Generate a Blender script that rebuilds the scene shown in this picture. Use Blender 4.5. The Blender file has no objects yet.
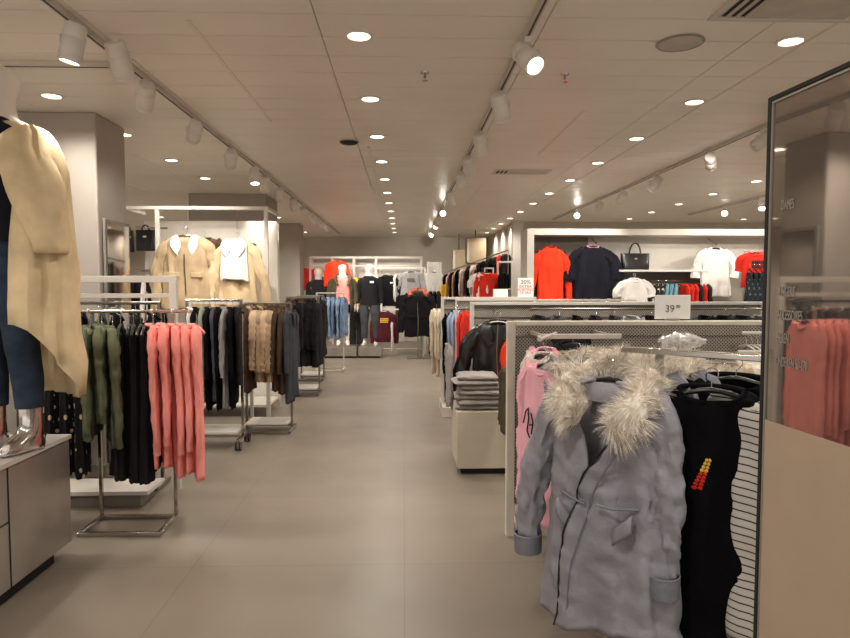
import bpy, bmesh, math, random
from mathutils import Vector, Matrix, Euler, noise
PI = math.pi
R = math.radians
random.seed(7)
SC = bpy.context.scene
COL = SC.collection

# ------------------------------------------------------------------ camera
FOC = 640.0
cam_d = bpy.data.cameras.new('camera')
cam = bpy.data.objects.new('camera', cam_d)
COL.objects.link(cam)
cam_d.sensor_width = 36.0
cam_d.lens = FOC / 850.0 * 36.0
cam_d.clip_start = 0.05
cam_d.clip_end = 100
cam.location = (0, 0, 1.6)
cam.rotation_euler = (PI / 2 - math.atan(34 / FOC), 0, -math.atan(21 / FOC))
SC.camera = cam
CM = cam.rotation_euler.to_matrix()


def at(px, py, Y):
    """world point seen at pixel (px, py) of the photograph at distance Y down the aisle"""
    d = CM @ Vector(((px - 425) / FOC, -(py - 319) / FOC, -1))
    return Vector((0, 0, 1.6)) + d * (Y / d.y)


def atz(px, py, z):
    """world point of height z seen at pixel (px, py)"""
    d = CM @ Vector(((px - 425) / FOC, -(py - 319) / FOC, -1))
    return Vector((0, 0, 1.6)) + d * ((z - 1.6) / d.z)


# ------------------------------------------------------------------ materials
def lin(c):
    return tuple(((v / 255) / 12.92 if v / 255 <= .04045 else ((v / 255 + .055) / 1.055) ** 2.4) for v in c) + (1,)


def mat(name, rgb, rough=.6, metal=0.0, var=.08, vscale=6, bump=0.0, bscale=200, kind=None, spec=.5, sheen=0, k2=None, coat=0, bdist=.004):
    m = bpy.data.materials.new(name)
    m.use_nodes = True
    nt = m.node_tree
    N, L = nt.nodes, nt.links
    b = N['Principled BSDF']
    b.inputs['Roughness'].default_value = rough
    b.inputs['Metallic'].default_value = metal
    b.inputs['Specular IOR Level'].default_value = spec
    if sheen:
        b.inputs['Sheen Weight'].default_value = sheen
    if coat:
        b.inputs['Coat Weight'].default_value = coat
    c = lin(rgb)
    tc = N.new('ShaderNodeTexCoord')
    nz = N.new('ShaderNodeTexNoise')
    nz.inputs['Scale'].default_value = vscale
    nz.inputs['Detail'].default_value = 4
    L.new(tc.outputs['Object'], nz.inputs['Vector'])
    rp = N.new('ShaderNodeValToRGB')
    lo = tuple(max(0, v * (1 - var * 2)) for v in c[:3]) + (1,)
    hi = tuple(min(1, v * (1 + var * 2)) for v in c[:3]) + (1,)
    if k2 is not None and kind != 'flower':
        hi = lin(k2)
        lo = c
    rp.color_ramp.elements[0].position = .3
    rp.color_ramp.elements[1].position = .7
    rp.color_ramp.elements[0].color = lo
    rp.color_ramp.elements[1].color = hi
    L.new(nz.outputs['Fac'], rp.inputs['Fac'])
    col = rp.outputs['Color']
    hgt = None

    def math_(op, a, bb=None, cc=None):
        n = N.new('ShaderNodeMath')
        n.operation = op
        for i, x in enumerate((a, bb, cc)):
            if x is None:
                continue
            if isinstance(x, (int, float)):
                n.inputs[i].default_value = x
            else:
                L.new(x, n.inputs[i])
        return n.outputs[0]

    def mixc(fac, a, bcol):
        n = N.new('ShaderNodeMix')
        n.data_type = 'RGBA'
        L.new(fac, n.inputs[0])
        L.new(a, n.inputs[6])
        n.inputs[7].default_value = bcol
        return n.outputs[2]
    if kind == 'perf':
        sx = N.new('ShaderNodeSeparateXYZ')
        L.new(tc.outputs['Object'], sx.inputs[0])
        f = 2 * PI / .022
        h = math_('MULTIPLY', math_('SINE', math_('MULTIPLY', math_('ADD', sx.outputs[0], sx.outputs[1]), f)), math_('SINE', math_('MULTIPLY', sx.outputs[2], f)))
        dots = math_('GREATER_THAN', h, .25)
        col = mixc(dots, col, lin((52, 46, 40)))
        hgt = math_('MULTIPLY', dots, -1)
    if kind == 'knit':
        sx = N.new('ShaderNodeSeparateXYZ')
        L.new(tc.outputs['Object'], sx.inputs[0])
        a = math_('SINE', math_('MULTIPLY', math_('ADD', sx.outputs[0], sx.outputs[1]), 420))
        bb = math_('SINE', math_('MULTIPLY', sx.outputs[2], 520))
        hgt = math_('MULTIPLY', a, bb)
    if kind == 'flower':
        vo = N.new('ShaderNodeTexVoronoi')
        vo.inputs['Scale'].default_value = 17
        L.new(tc.outputs['Object'], vo.inputs['Vector'])
        n2 = N.new('ShaderNodeTexNoise')
        n2.inputs['Scale'].default_value = 9
        L.new(tc.outputs['Object'], n2.inputs['Vector'])
        d = math_('LESS_THAN', math_('ADD', vo.outputs['Distance'], math_('MULTIPLY', n2.outputs['Fac'], .5)), .56)
        col = mixc(d, col, lin(k2 if k2 else (196, 184, 160)))
    if kind == 'stripe':
        sx = N.new('ShaderNodeSeparateXYZ')
        L.new(tc.outputs['Object'], sx.inputs[0])
        s = math_('GREATER_THAN', math_('SINE', math_('MULTIPLY', sx.outputs[2], 2 * PI / .024)), .82)
        col = mixc(s, col, lin((60, 58, 62)))
    if kind == 'denim':
        n2 = N.new('ShaderNodeTexNoise')
        n2.inputs['Scale'].default_value = 300
        L.new(tc.outputs['Object'], n2.inputs['Vector'])
        hgt = n2.outputs['Fac']
    L.new(col, b.inputs['Base Color'])
    if bump:
        if hgt is None:
            n3 = N.new('ShaderNodeTexNoise')
            n3.inputs['Scale'].default_value = bscale
            n3.inputs['Detail'].default_value = 3
            L.new(tc.outputs['Object'], n3.inputs['Vector'])
            hgt = n3.outputs['Fac']
        bp = N.new('ShaderNodeBump')
        bp.inputs['Strength'].default_value = bump
        bp.inputs['Distance'].default_value = bdist
        L.new(hgt, bp.inputs['Height'])
        L.new(bp.outputs[0], b.inputs['Normal'])
    return m


def emis(name, rgb, s):
    m = bpy.data.materials.new(name)
    m.use_nodes = True
    b = m.node_tree.nodes['Principled BSDF']
    b.inputs['Base Color'].default_value = lin(rgb)
    b.inputs['Emission Color'].default_value = lin(rgb)
    b.inputs['Emission Strength'].default_value = s
    return m


def cloth(name, rgb, kind=None, rough=.88, bump=.35, bscale=180, **k):
    return mat(name, rgb, rough=rough, kind=kind, bump=bump, bscale=bscale, spec=.25, **k)


M = {}
M['white_metal'] = mat('white_metal', (206, 200, 190), .4, var=.02)
M['grey_metal'] = mat('grey_metal', (150, 142, 130), .42, var=.03)
M['chrome'] = mat('chrome', (190, 184, 176), .18, 1.0, var=.04)
M['steel'] = mat('steel', (150, 144, 136), .28, 1.0, var=.06)
M['perf'] = mat('perforated_steel', (170, 163, 150), .5, var=.03, kind='perf', bump=.4)
M['gondola'] = mat('gondola_cream', (204, 197, 182), .45, var=.03)
M['white_panel'] = mat('white_panel', (212, 206, 196), .5, var=.02)
M['grey_panel'] = mat('grey_panel', (128, 120, 110), .6, var=.03)
M['cream_box'] = mat('cream_laminate', (190, 181, 162), .45, var=.03)
M['plinth'] = mat('brushed_plinth', (158, 150, 140), .3, .55, var=.08, vscale=3)
M['plinth_top'] = mat('plinth_top', (196, 190, 182), .3, .1, var=.04, vscale=3)
M['dark'] = mat('dark_void', (26, 23, 21), .8, var=.1)
M['wall'] = mat('wall_paint', (186, 178, 166), .75, var=.03, vscale=2, bump=.1)
M['wall_white'] = mat('wall_white', (196, 189, 178), .7, var=.03, vscale=2, bump=.1)
M['column'] = mat('column_paint', (164, 155, 146), .7, var=.03, vscale=2, bump=.1)
M['beige_box'] = mat('beige_box', (176, 158, 128), .6, var=.04)
M['ceiling'] = mat('ceiling_planks', (238, 232, 222), .42, var=.02, vscale=1.5, bump=.05, bscale=40, spec=.6)
M['ceil_light'] = mat('ceiling_joint', (232, 226, 214), .4, var=.02)
M['track'] = mat('track_white', (200, 193, 184), .45, var=.03)
M['track_slot'] = mat('track_slot', (60, 54, 48), .6, var=.1)
M['lamp_white'] = mat('lamp_white', (226, 220, 212), .4, var=.02)
M['grille'] = mat('vent_grille', (192, 184, 172), .6, var=.05)
M['glow'] = emis('downlight_glow', (255, 236, 205), 9)
M['glow_hot'] = emis('spot_glow', (255, 244, 224), 7)
M['plastic_black'] = mat('black_plastic', (16, 15, 16), .3, var=.1)
M['plastic_white'] = mat('white_plastic', (214, 210, 204), .35, var=.04)
M['paper'] = mat('paper', (244, 241, 236), .7, var=.02)
M['glass_ink'] = mat('faded_white_lettering', (150, 142, 134), .5, var=.1)
M['red_ink'] = mat('red_ink', (196, 60, 44), .7, var=.02)
M['grey_ink'] = mat('grey_ink', (92, 88, 84), .7, var=.02)
M['black_ink'] = mat('black_ink', (24, 20, 22), .8, var=.02)
M['mannequin'] = mat('mannequin_white', (226, 218, 208), .35, var=.02)
M['silver'] = mat('silver_leather', (206, 202, 198), .16, 1.0, var=.1, vscale=20, bump=.3, bscale=30)
# fabrics
M['black'] = mat('black_jersey', (10, 9, 12), .95, var=.15, bump=.3, bscale=180, spec=.12)
M['black_soft'] = cloth('black_cotton', (19, 17, 20), var=.15)
M['navy'] = cloth('navy_knit', (22, 22, 34), var=.12)
M['nearblack'] = cloth('charcoal_coat', (38, 36, 38), var=.15)
M['leather'] = mat('black_leather', (22, 20, 20), .32, var=.15, bump=.3, bscale=60)
M['pink'] = cloth('coral_pink_knit', (245, 152, 142), 'knit', bump=.5, var=.05)
M['green'] = cloth('moss_green_knit', (92, 96, 72), 'knit', bump=.5)
M['greenish'] = cloth('pale_green_cotton', (134, 138, 122))
M['lgrey'] = cloth('light_grey_knit', (146, 143, 142), 'knit')
M['dgrey'] = cloth('dark_grey_knit', (70, 70, 74), 'knit')
M['flower'] = cloth('floral_viscose', (20, 18, 18), 'flower', k2=(196, 180, 150))
M['camel'] = cloth('camel_padding', (206, 176, 144), var=.08)
M['camel2'] = cloth('sand_padding', (176, 150, 120), var=.08)
M['brown'] = cloth('brown_wool', (74, 56, 42), var=.15)
M['brownfur'] = cloth('brown_fur', (66, 50, 38), k2=(128, 102, 80), vscale=60)
M['bluegrey'] = cloth('blue_grey_wool', (58, 62, 68), var=.1)
M['denim'] = cloth('blue_denim', (112, 136, 164), 'denim', var=.15, vscale=10)
M['denim_lt'] = cloth('washed_denim', (140, 162, 188), 'denim', var=.12, vscale=10)
M['denim_dk'] = cloth('dark_denim', (44, 56, 74), 'denim', var=.2, vscale=9)
M['denim_grey'] = cloth('grey_denim', (66, 68, 72), 'denim', var=.15, vscale=9)
M['beige'] = cloth('beige_suede', (226, 204, 164), var=.07, vscale=7, bump=.25, bscale=40)
M['beige_knit'] = cloth('beige_knit', (214, 188, 150), 'knit', var=.05)
M['khaki'] = cloth('khaki_cotton', (176, 154, 122), var=.1)
M['cream'] = cloth('cream_knit', (214, 200, 178), 'knit', var=.05)
M['lapel_fleece'] = cloth('cream_fleece', (232, 222, 206), var=.06, vscale=40)
M['white'] = cloth('white_cotton', (220, 216, 210), var=.03)
M['offwhite'] = cloth('off_white_cotton', (212, 200, 190), var=.05)
M['red'] = cloth('red_knit', (206, 44, 30), 'knit', var=.08)
M['orange'] = cloth('orange_red_knit', (240, 66, 34), 'knit', var=.06)
M['ltpink'] = cloth('light_pink_sweat', (232, 172, 186), var=.05)
M['blush'] = cloth('blush_cotton', (214, 168, 158), var=.06)
M['parka'] = mat('grey_parka_nylon', (140, 138, 146), .48, var=.06, vscale=4, bump=.7, bscale=13, spec=.45, bdist=.016)
M['parka2'] = mat('slate_parka_nylon', (114, 116, 124), .5, var=.08, vscale=4, bump=.7, bscale=13, spec=.45, bdist=.016)
M['lining'] = mat('silver_lining', (176, 174, 180), .45, var=.05, bump=.3, bscale=24)
M['fur'] = mat('cream_faux_fur', (204, 190, 170), .6, k2=(252, 247, 238), vscale=30, spec=.3)
M['fur_pink'] = mat('coral_faux_fur', (180, 84, 66), .7, k2=(226, 138, 116), vscale=40, spec=.3)
M['maroon'] = cloth('maroon_sweat', (78, 22, 30), var=.1)
M['yellow'] = cloth('yellow_knit', (236, 184, 30), var=.06)
M['yprint'] = cloth('yellow_print', (222, 176, 70), var=.03)
M['rprint'] = cloth('red_embroidery', (206, 54, 36), k2=(226, 170, 60), vscale=30)
M['olive'] = cloth('olive_cotton', (70, 64, 46), var=.15)
M['blue'] = cloth('light_blue_cotton', (150, 164, 188), var=.06)
M['teal'] = cloth('teal_cotton', (96, 138, 150), var=.06)
M['skirt'] = cloth('dark_print_skirt', (34, 40, 44), 'flower', k2=(84, 92, 94))
M['pattern'] = cloth('black_white_print', (36, 34, 36), 'flower', k2=(190, 186, 180))
M['stripe'] = cloth('striped_cotton', (206, 202, 194), 'stripe', var=.03)
M['ash'] = cloth('ash_grey_knit', (152, 146, 140), 'knit', var=.06)
M['silverfoil'] = mat('clear_crinkled_plastic', (216, 214, 210), .15, .2, var=.2, vscale=30, bump=.6, bscale=60)

# floor : large polished tiles
fm = mat('polished_floor', (134, 123, 110), .36, var=.05, vscale=.8, spec=.5)
nt = fm.node_tree
N, L = nt.nodes, nt.links
b = N['Principled BSDF']
tc = [n for n in N if n.type == 'TEX_COORD'][0]
br = N.new('ShaderNodeTexBrick')
br.offset = 0
br.inputs['Scale'].default_value = 1
br.inputs['Brick Width'].default_value = 1.2
br.inputs['Row Height'].default_value = 1.2
br.inputs['Mortar Size'].default_value = .004
br.inputs['Color1'].default_value = (1, 1, 1, 1)
br.inputs['Color2'].default_value = (.93, .93, .93, 1)
br.inputs['Mortar'].default_value = (.80, .79, .77, 1)
L.new(tc.outputs['Object'], br.inputs['Vector'])
mx = N.new('ShaderNodeMix')
mx.data_type = 'RGBA'
mx.blend_type = 'MULTIPLY'
mx.inputs[0].default_value = 1
src = b.inputs['Base Color'].links[0].from_socket
L.new(src, mx.inputs[6])
L.new(br.outputs['Color'], mx.inputs[7])
L.new(mx.outputs[2], b.inputs['Base Color'])
nr = N.new('ShaderNodeTexNoise')
nr.inputs['Scale'].default_value = 2.5
nr.inputs['Detail'].default_value = 6
L.new(tc.outputs['Object'], nr.inputs['Vector'])
mr = N.new('ShaderNodeMapRange')
mr.inputs[3].default_value = .26
mr.inputs[4].default_value = .5
L.new(nr.outputs['Fac'], mr.inputs[0])
L.new(mr.outputs[0], b.inputs['Roughness'])
M['floor'] = fm

# tinted reflective glass of the directory panel
gm = bpy.data.materials.new('tinted_glass')
gm.use_nodes = True
b = gm.node_tree.nodes['Principled BSDF']
b.inputs['Base Color'].default_value = (.42, .38, .35, 1)
b.inputs['Metallic'].default_value = .92
b.inputs['Roughness'].default_value = .03
M['glass'] = gm
mm = bpy.data.materials.new('mirror')
mm.use_nodes = True
b = mm.node_tree.nodes['Principled BSDF']
b.inputs['Base Color'].default_value = (.55, .52, .5, 1)
b.inputs['Metallic'].default_value = 1
b.inputs['Roughness'].default_value = .04
M['mirror'] = mm
M['panel_low'] = mat('gloss_beige_panel', (172, 154, 132), .12, var=.02, spec=.6)


# ------------------------------------------------------------------ mesh builder
class MB:
    def __init__(s):
        s.v, s.f = [], []

    def add(s, v, f):
        b = len(s.v)
        s.v += [tuple(p) for p in v]
        s.f += [tuple(b + i for i in q) for q in f]
        return s

    def box(s, x0, x1, y0, y1, z0, z1):
        v = [(x, y, z) for z in (z0, z1) for y in (y0, y1) for x in (x0, x1)]
        return s.add(v, [(0, 2, 3, 1), (4, 5, 7, 6), (0, 1, 5, 4), (2, 6, 7, 3), (0, 4, 6, 2), (1, 3, 7, 5)])

    def loft(s, rings, closed=True, cap0=False, cap1=False):
        n = len(rings[0])
        v = [p for r in rings for p in r]
        f = []
        for i in range(len(rings) - 1):
            for j in range(n if closed else n - 1):
                k = (j + 1) % n
                f.append((i * n + j, i * n + k, (i + 1) * n + k, (i + 1) * n + j))
        if cap0:
            f.append(tuple(range(n - 1, -1, -1)))
        if cap1:
            f.append(tuple((len(rings) - 1) * n + j for j in range(n)))
        return s.add(v, f)

    def tube(s, pts, r, n=8, flat=None, caps=True):
        pts = [Vector(p) for p in pts]
        rr = r if isinstance(r, (list, tuple)) else [r] * len(pts)
        rings = []
        prev = None
        for i, p in enumerate(pts):
            t = (pts[min(i + 1, len(pts) - 1)] - pts[max(i - 1, 0)]).normalized()
            a = Vector((0, 1, 0)) if prev is None else prev
            if abs(t.dot(a)) > .95 and prev is None:
                a = Vector((1, 0, 0))
            u = (a - t * a.dot(t)).normalized()
            prev = u
            w = t.cross(u)
            fl = flat if flat else 1
            rings.append([p + u * (rr[i] * fl * math.cos(2 * PI * k / n)) + w * (rr[i] * math.sin(2 * PI * k / n)) for k in range(n)])
        return s.loft(rings, True, caps, caps)

    def lathe(s, prof, n=24, c=(0, 0, 0), caps=True):
        rings = [[(c[0] + r * math.cos(2 * PI * k / n), c[1] + r * math.sin(2 * PI * k / n), c[2] + z) for k in range(n)] for r, z in prof]
        return s.loft(rings, True, caps, caps)

    def build(s, name, m, parent=None, smooth=True, bevel=0, solid=0, mats=None, sub=0):
        me = bpy.data.meshes.new(name)
        me.from_pydata(s.v, [], s.f)
        me.materials.append(M[m] if isinstance(m, str) else m)
        for q in (mats or []):
            me.materials.append(M[q])
        me.validate()
        bm = bmesh.new()
        bm.from_mesh(me)
        bmesh.ops.recalc_face_normals(bm, faces=bm.faces)
        if solid and mats and sum(f.normal.x * f.calc_center_median().x + f.normal.y * f.calc_center_median().y for f in bm.faces) < 0:
            bmesh.ops.reverse_faces(bm, faces=bm.faces)
        bm.to_mesh(me)
        bm.free()
        if smooth:
            me.polygons.foreach_set('use_smooth', [True] * len(me.polygons))
            me.set_sharp_from_angle(angle=R(50))
        o = bpy.data.objects.new(name, me)
        COL.objects.link(o)
        if parent:
            o.parent = parent
        if bevel:
            md = o.modifiers.new('bevel', 'BEVEL')
            md.width = bevel
            md.segments = 2
            md.limit_method = 'ANGLE'
        if solid:
            md = o.modifiers.new('solid', 'SOLIDIFY')
            md.thickness = solid
            md.offset = 0
            if mats:
                md.material_offset = 1
        if sub:
            md = o.modifiers.new('sub', 'SUBSURF')
            md.levels = md.render_levels = sub
        return o


def tag(o, label=None, cat=None, group=None, kind=None):
    for k, v in (('label', label), ('category', cat), ('group', group), ('kind', kind)):
        if v:
            o[k] = v
    return o


def thing(name, label, cat, loc=(0, 0, 0), rz=0, group=None):
    o = bpy.data.objects.new(name, None)
    COL.objects.link(o)
    o.empty_display_size = .05
    o.location = loc
    o.rotation_euler = (0, 0, rz)
    return tag(o, label, cat, group)


KIDS = {}


def kids(o):
    if o.name not in KIDS:
        KIDS[o.name] = [c for c in COL.objects if c.parent == o]
    return KIDS[o.name]


def copy_tree(o, parent=None):
    c = o.copy()
    COL.objects.link(c)
    c.parent = parent
    for ch in kids(o):
        copy_tree(ch, c)
    return c


def struct(name, mb, m, **k):
    return tag(mb.build(name, m, **k), kind='structure')


ORD = ['first', 'second', 'third', 'fourth', 'fifth', 'sixth', 'seventh', 'eighth', 'ninth', 'tenth', 'eleventh', 'twelfth', 'thirteenth', 'fourteenth', 'fifteenth', 'sixteenth', 'seventeenth', 'eighteenth']


def text_part(body, size, m, parent, loc, rot=(PI / 2, 0, 0), name='lettering', align='CENTER', depth=.0008, sx=1.0):
    cu = bpy.data.curves.new('t', 'FONT')
    cu.body = body
    cu.size = size
    cu.align_x = align
    cu.align_y = 'CENTER'
    cu.extrude = depth
    t = bpy.data.objects.new('t', cu)
    COL.objects.link(t)
    bpy.context.view_layer.update()
    dg = bpy.context.evaluated_depsgraph_get()
    me = bpy.data.meshes.new_from_object(t.evaluated_get(dg))
    bpy.data.objects.remove(t)
    bpy.data.curves.remove(cu)
    me.materials.clear()
    me.materials.append(M[m])
    o = bpy.data.objects.new(name, me)
    COL.objects.link(o)
    o.parent = parent
    o.location = loc
    o.rotation_euler = rot
    o.scale = (sx, 1, 1)
    return o


# ------------------------------------------------------------------ setting
fl = MB().add([(-9, -3, 0), (9, -3, 0), (9, 19, 0), (-9, 19, 0)], [(0, 1, 2, 3)])
struct('floor', fl, 'floor')
# ceiling planks 0.305 m wide, long joints along the aisle
ce = MB()
HC = 3.0
y = -3.0
row = 0
while y < 18.8:
    x = -9.0
    while x < 9:
        ce.box(x + .003, x + 1.217, y + .004, y + .301, HC, HC + .02)
        x += 1.22
    y += .305
ce.box(-9, 9, -3, 19, HC + .021, HC + .06)
struct('ceiling', ce, 'ceiling', smooth=False)
for i, (x, a, bb) in enumerate([(-1.14, 3.5, 5.6), (-.36, 6.6, 11.5), (1.45, 5.2, 6.9), (2.33, 3.0, 12.5), (3.55, 2.5, 6), (-3.9, 5, 10), (1.1, 9, 14)]):
    struct(f'trim_{i+1}', MB().box(x - .012, x + .012, a, bb, HC - .006, HC + .001), 'ceil_light', smooth=False)
struct('wall_back', MB().box(-9, 9, 18.8, 19, 0, HC), 'wall')
struct('wall_left', MB().box(-9.1, -9, -3, 19, 0, HC), 'wall_white')
struct('wall_right', MB().box(9, 9.1, -3, 19, 0, HC), 'wall_white')
struct('wall_side', MB().box(2.45, 9, 14.2, 14.4, 0, HC), 'wall')
struct('wall_inner', MB().box(2.45, 2.6, 14.4, 18.8, 0, HC), 'wall')
struct('trim_20', MB().box(2.38, 2.62, 14.0, 14.2, 0, HC), 'wall_white', bevel=.01)


def column(x0, x1, y0, y1, label):
    t = thing('column', label, 'column', ((x0 + x1) / 2, (y0 + y1) / 2, 0))
    w, d = (x1 - x0) / 2, (y1 - y0) / 2
    MB().box(-w, w, -d, d, 0, HC).build('shaft', 'column', t, bevel=.012)
    MB().box(-w - .012, w + .012, -d - .012, d + .012, 0, .1).build('skirting', 'grey_panel', t, bevel=.004)
    return t


cc0 = atz(95, 112, HC)
column(-3.8, cc0.x, cc0.y, cc0.y + .55, 'wide pale grey square column behind the mannequin at far left')
column(-3.3, -2.12, 10.0, 10.9, 'grey column rising above the lit parka display')
column(-3.0, -2.37, 14.7, 15.3, 'grey column standing right of the parka display, left of the far mannequins')
# mirror on the front column's aisle side
t = thing('framed_mirror', 'narrow framed mirror fixed to the aisle side of the wide grey column', 'mirror', (cc0.x + .012, cc0.y + .29, 1.1))
MB().box(0, .02, -.24, .24, -1.05, 1.05).build('frame', 'grey_panel', t, bevel=.004)
MB().box(.02, .024, -.21, .21, -1.02, 1.02).build('mirror_glass', 'mirror', t)

# ------------------------------------------------------------------ ceiling fittings
WARM = (1.0, .93, .845)


def light(name, loc, e, size=R(120), blend=.6, rot=(0, 0, 0), r=.05, parent=None, col=WARM):
    d = bpy.data.lights.new(name, 'SPOT')
    d.energy = e
    d.color = col
    d.spot_size = size
    d.spot_blend = blend
    d.shadow_soft_size = r
    o = bpy.data.objects.new(name, d)
    COL.objects.link(o)
    o.location = loc
    o.rotation_euler = rot
    if parent:
        o.parent = parent
    return o


E_DOWN, E_TRACK = 62, 80
proto = None
rows = [(-7.4, 'far left'), (-5.0, 'outer left'), (-2.6, 'left'), (-.25, 'middle'), (2.22, 'right'), (4.75, 'outer right'), (7.2, 'far right')]
for x, rn in rows:
    for k in range(-3, 12):
        y = 3.68 + 1.22 * k
        if -3.7 < x < -2.1 and 9.2 < y < 11:
            continue
        if -3.2 < x < -2.1 and 14.2 < y < 15.6:
            continue
        if -4 < x < -2.2 and 5.1 < y < 6.1:
            continue
        if x > 2.4 and 14 < y < 14.5:
            continue
        vis = (k >= 0 and abs(x) < .7 * y)
        if not vis and k % 2:
            continue
        if vis:
            if proto is None:
                proto = thing('recessed_downlight', '', 'ceiling light')
                MB().lathe([(.072, -.001), (.094, -.001), (.096, -.006), (.088, -.012), (.074, -.012), (.07, -.004)], 28, caps=False).build('trim_ring', 'lamp_white', proto)
                MB().lathe([(.0001, -.004), (.073, -.004)], 24, caps=False).build('lamp_disc', 'glow', proto)
                o = proto
            else:
                o = copy_tree(proto)
            o.location = (x, y, HC)
            o.scale = (.88,) * 3
            tag(o, f'round lit recessed ceiling light, {ORD[k]} from the front in the {rn} row', 'ceiling light', 'recessed downlights in rows on the ceiling')
        light('downlight_beam', (x, y, HC - .03), E_DOWN * (1.6 if not vis else 1), R(150), .7, r=.07)


def track(x, y0, y1, label, horiz=False):
    t = thing('ceiling_track', label, 'lighting track', (x, (y0 + y1) / 2, HC - .001), PI / 2 if horiz else 0)
    h = (y1 - y0) / 2
    MB().box(-.018, .018, -h, h, -.032, 0).build('rail', 'track', t, bevel=.002)
    MB().box(-.006, .006, -h + .01, h - .01, -.034, -.031).build('slot', 'track_slot', t)
    return t


TL, TM, TR = atz(145, 80, 2.97).x, atz(485, 122, 2.97).x, atz(700, 156, 2.97).x
TX = {'left': TL, 'middle': TM, 'right': TR, 'outer right': 5.6}
track(TL, 1.5, 17.5, 'long white lighting track on the left of the aisle ceiling')
track(TM, 1.5, 17.5, 'long white lighting track running above the right of the aisle')
track(TR, 4.5, 13.5, 'white lighting track on the right, leading above the wall display')
track(5.6, 6.5, 12.5, 'white lighting track at far right above the wall display')
track(-3.1, 4.17 - 1.25, 4.17 + 1.25, 'short white cross track joining the left lighting track', True).location.y = 4.17
track(-2.9, 2.9 - 1.1, 2.9 + 1.1, 'short white track at the top left corner of the ceiling', True).location.y = 2.93

HEADN = 0
head_p = {}


def head(x, y, aim, label, lit=True, e=1.0, big=1.0):
    """track spotlight at (x, y) aimed towards the point aim"""
    t = thing('track_spotlight', label, 'spotlight', (x, y, HC - .035), 0, 'spotlights on the ceiling tracks')
    piv = Vector((0, 0, -.1))
    d = (Vector(aim) - Vector((x, y, HC - .135))).normalized()
    q = Vector((0, 0, -1)).rotation_difference(d)
    if 'c' not in head_p:
        head_p['m'] = MB().box(-.016, .016, -.045, .045, -.03, 0).tube([(0, 0, -.03), (0, 0, -.06)], .01).tube([(-.066, 0, -.1), (-.066, 0, -.058), (.066, 0, -.058), (.066, 0, -.1)], .006).build('bracket', 'lamp_white', t)
        head_p['c'] = MB().lathe([(.03, .1), (.05, .095), (.056, .08), (.056, .03), (.0545, .028), (.0545, .022), (.057, .02), (.06, -.07), (.0545, -.075), (.054, -.085), (.058, -.088), (.058, -.105), (.05, -.105), (.046, -.085)], 24, caps=True).build('lamp_housing', 'lamp_white', t)
        head_p['l'] = MB().lathe([(.0001, -.096), (.048, -.096)], 20, caps=False).build('lens', 'glow_hot', head_p['c'])
        c, l = head_p['c'], head_p['l']
    else:
        cc = []
        for kk in ('m', 'c', 'l'):
            o = head_p[kk].copy()
            COL.objects.link(o)
            o.parent = cc[1] if kk == 'l' else t
            cc.append(o)
        m_, c, l = cc
    for o in (c,):
        o.location = piv
        o.rotation_mode = 'QUATERNION'
        o.rotation_quaternion = q
    t.scale = (big,) * 3
    if e > 0:
        s = light('spot_beam', (Vector((x, y, HC - .135)) + d * .14), E_TRACK * e, R(62), .8, r=.03)
        s.rotation_mode = 'QUATERNION'
        s.rotation_quaternion = q
    return t


hy = lambda px, py: atz(px, py, 2.84).y
for i, (y, aim, e) in enumerate([
        (hy(72, 48), (-2.1, 3.5, 1.3), .55), (hy(148, 100), (-2.5, 5.9, 1.7), .7), (hy(193, 135), (-2.9, 7.8, 1.7), 1.0), (hy(230, 161), (-2.2, 7.8, 1.8), 1.3),
        (hy(252, 178), (-1.5, 7.0, .8), .1), (8.1, (-2.2, 9.6, .8), .6), (9.1, (-2, 11, .8), .6), (10.2, (-1.8, 12, .8), .6), (11.2, (-1.4, 13.8, 1.4), 1.5), (12.3, (-1.3, 14.5, 1.6), 1.8), (13.2, (-.6, 14.8, 1.6), 1.6), (14.2, (-1, 15.6, 1.6), .6)]):
    head(TX['left'], y, aim, f'white track spotlight, {ORD[i]} from the front on the left track', e=e, big=.98)
head(TL + .13, hy(72, 48) + .25, (-1.4, 5.2, .5), 'smaller white spotlight hanging right beside the frontmost left spotlight', e=.5, big=1.0)
for i, (y, aim, e) in enumerate([
        (hy(526, 62), (1.7, 1.7, .9), .45), (hy(499, 110), (1.5, 6.3, .7), .8), (hy(481, 146), (1.5, 7.6, .9), .6), (hy(467, 168), (1.3, 8.6, .9), .6), (hy(458, 182), (1.0, 9.8, .9), .4),
        (9.4, (1.4, 10.5, .4), .5), (11.3, (.25, 2, .9), .05), (12.9, (.1, 14.8, 1.2), 1.2), (13.9, (.5, 3, .9), .03), (15.0, (.6, 18, 2.0), 1.5), (16.2, (.6, 3, .9), .03)]):
    head(TX['middle'], y, aim, f'white track spotlight, {ORD[i]} from the front on the track right of the aisle', e=e, big=1.0)
for i, (y, aim, e) in enumerate([(hy(757, 143), (2.2, 9.3, 1.6), 1.2), (hy(705, 164), (4.7, 9.3, 1.7), 2.4), (hy(660, 186), (2.6, 9.4, 1.5), .8), (hy(627, 199), (2.6, 12.5, 1.2), .2), (hy(602, 208), (3.2, 13.5, 1.9), .3), (hy(581, 217), (1.2, 1, 1.5), .05)]):
    head(TX['right'], y, aim, f'white track spotlight, {ORD[i]} from the front on the right track', e=e, big=1.0)
for i, (y, aim, e) in enumerate([(7.6, (4.4, 9.4, 1.8), 1.1), (9.9, (5, 9, 1.5), 0), (11.1, (3, 5, 1.2), 0)]):
    head(TX['outer right'], y, aim, f'white track spotlight, {ORD[i]} from the front on the far right track', e=e, big=1.0)

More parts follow.
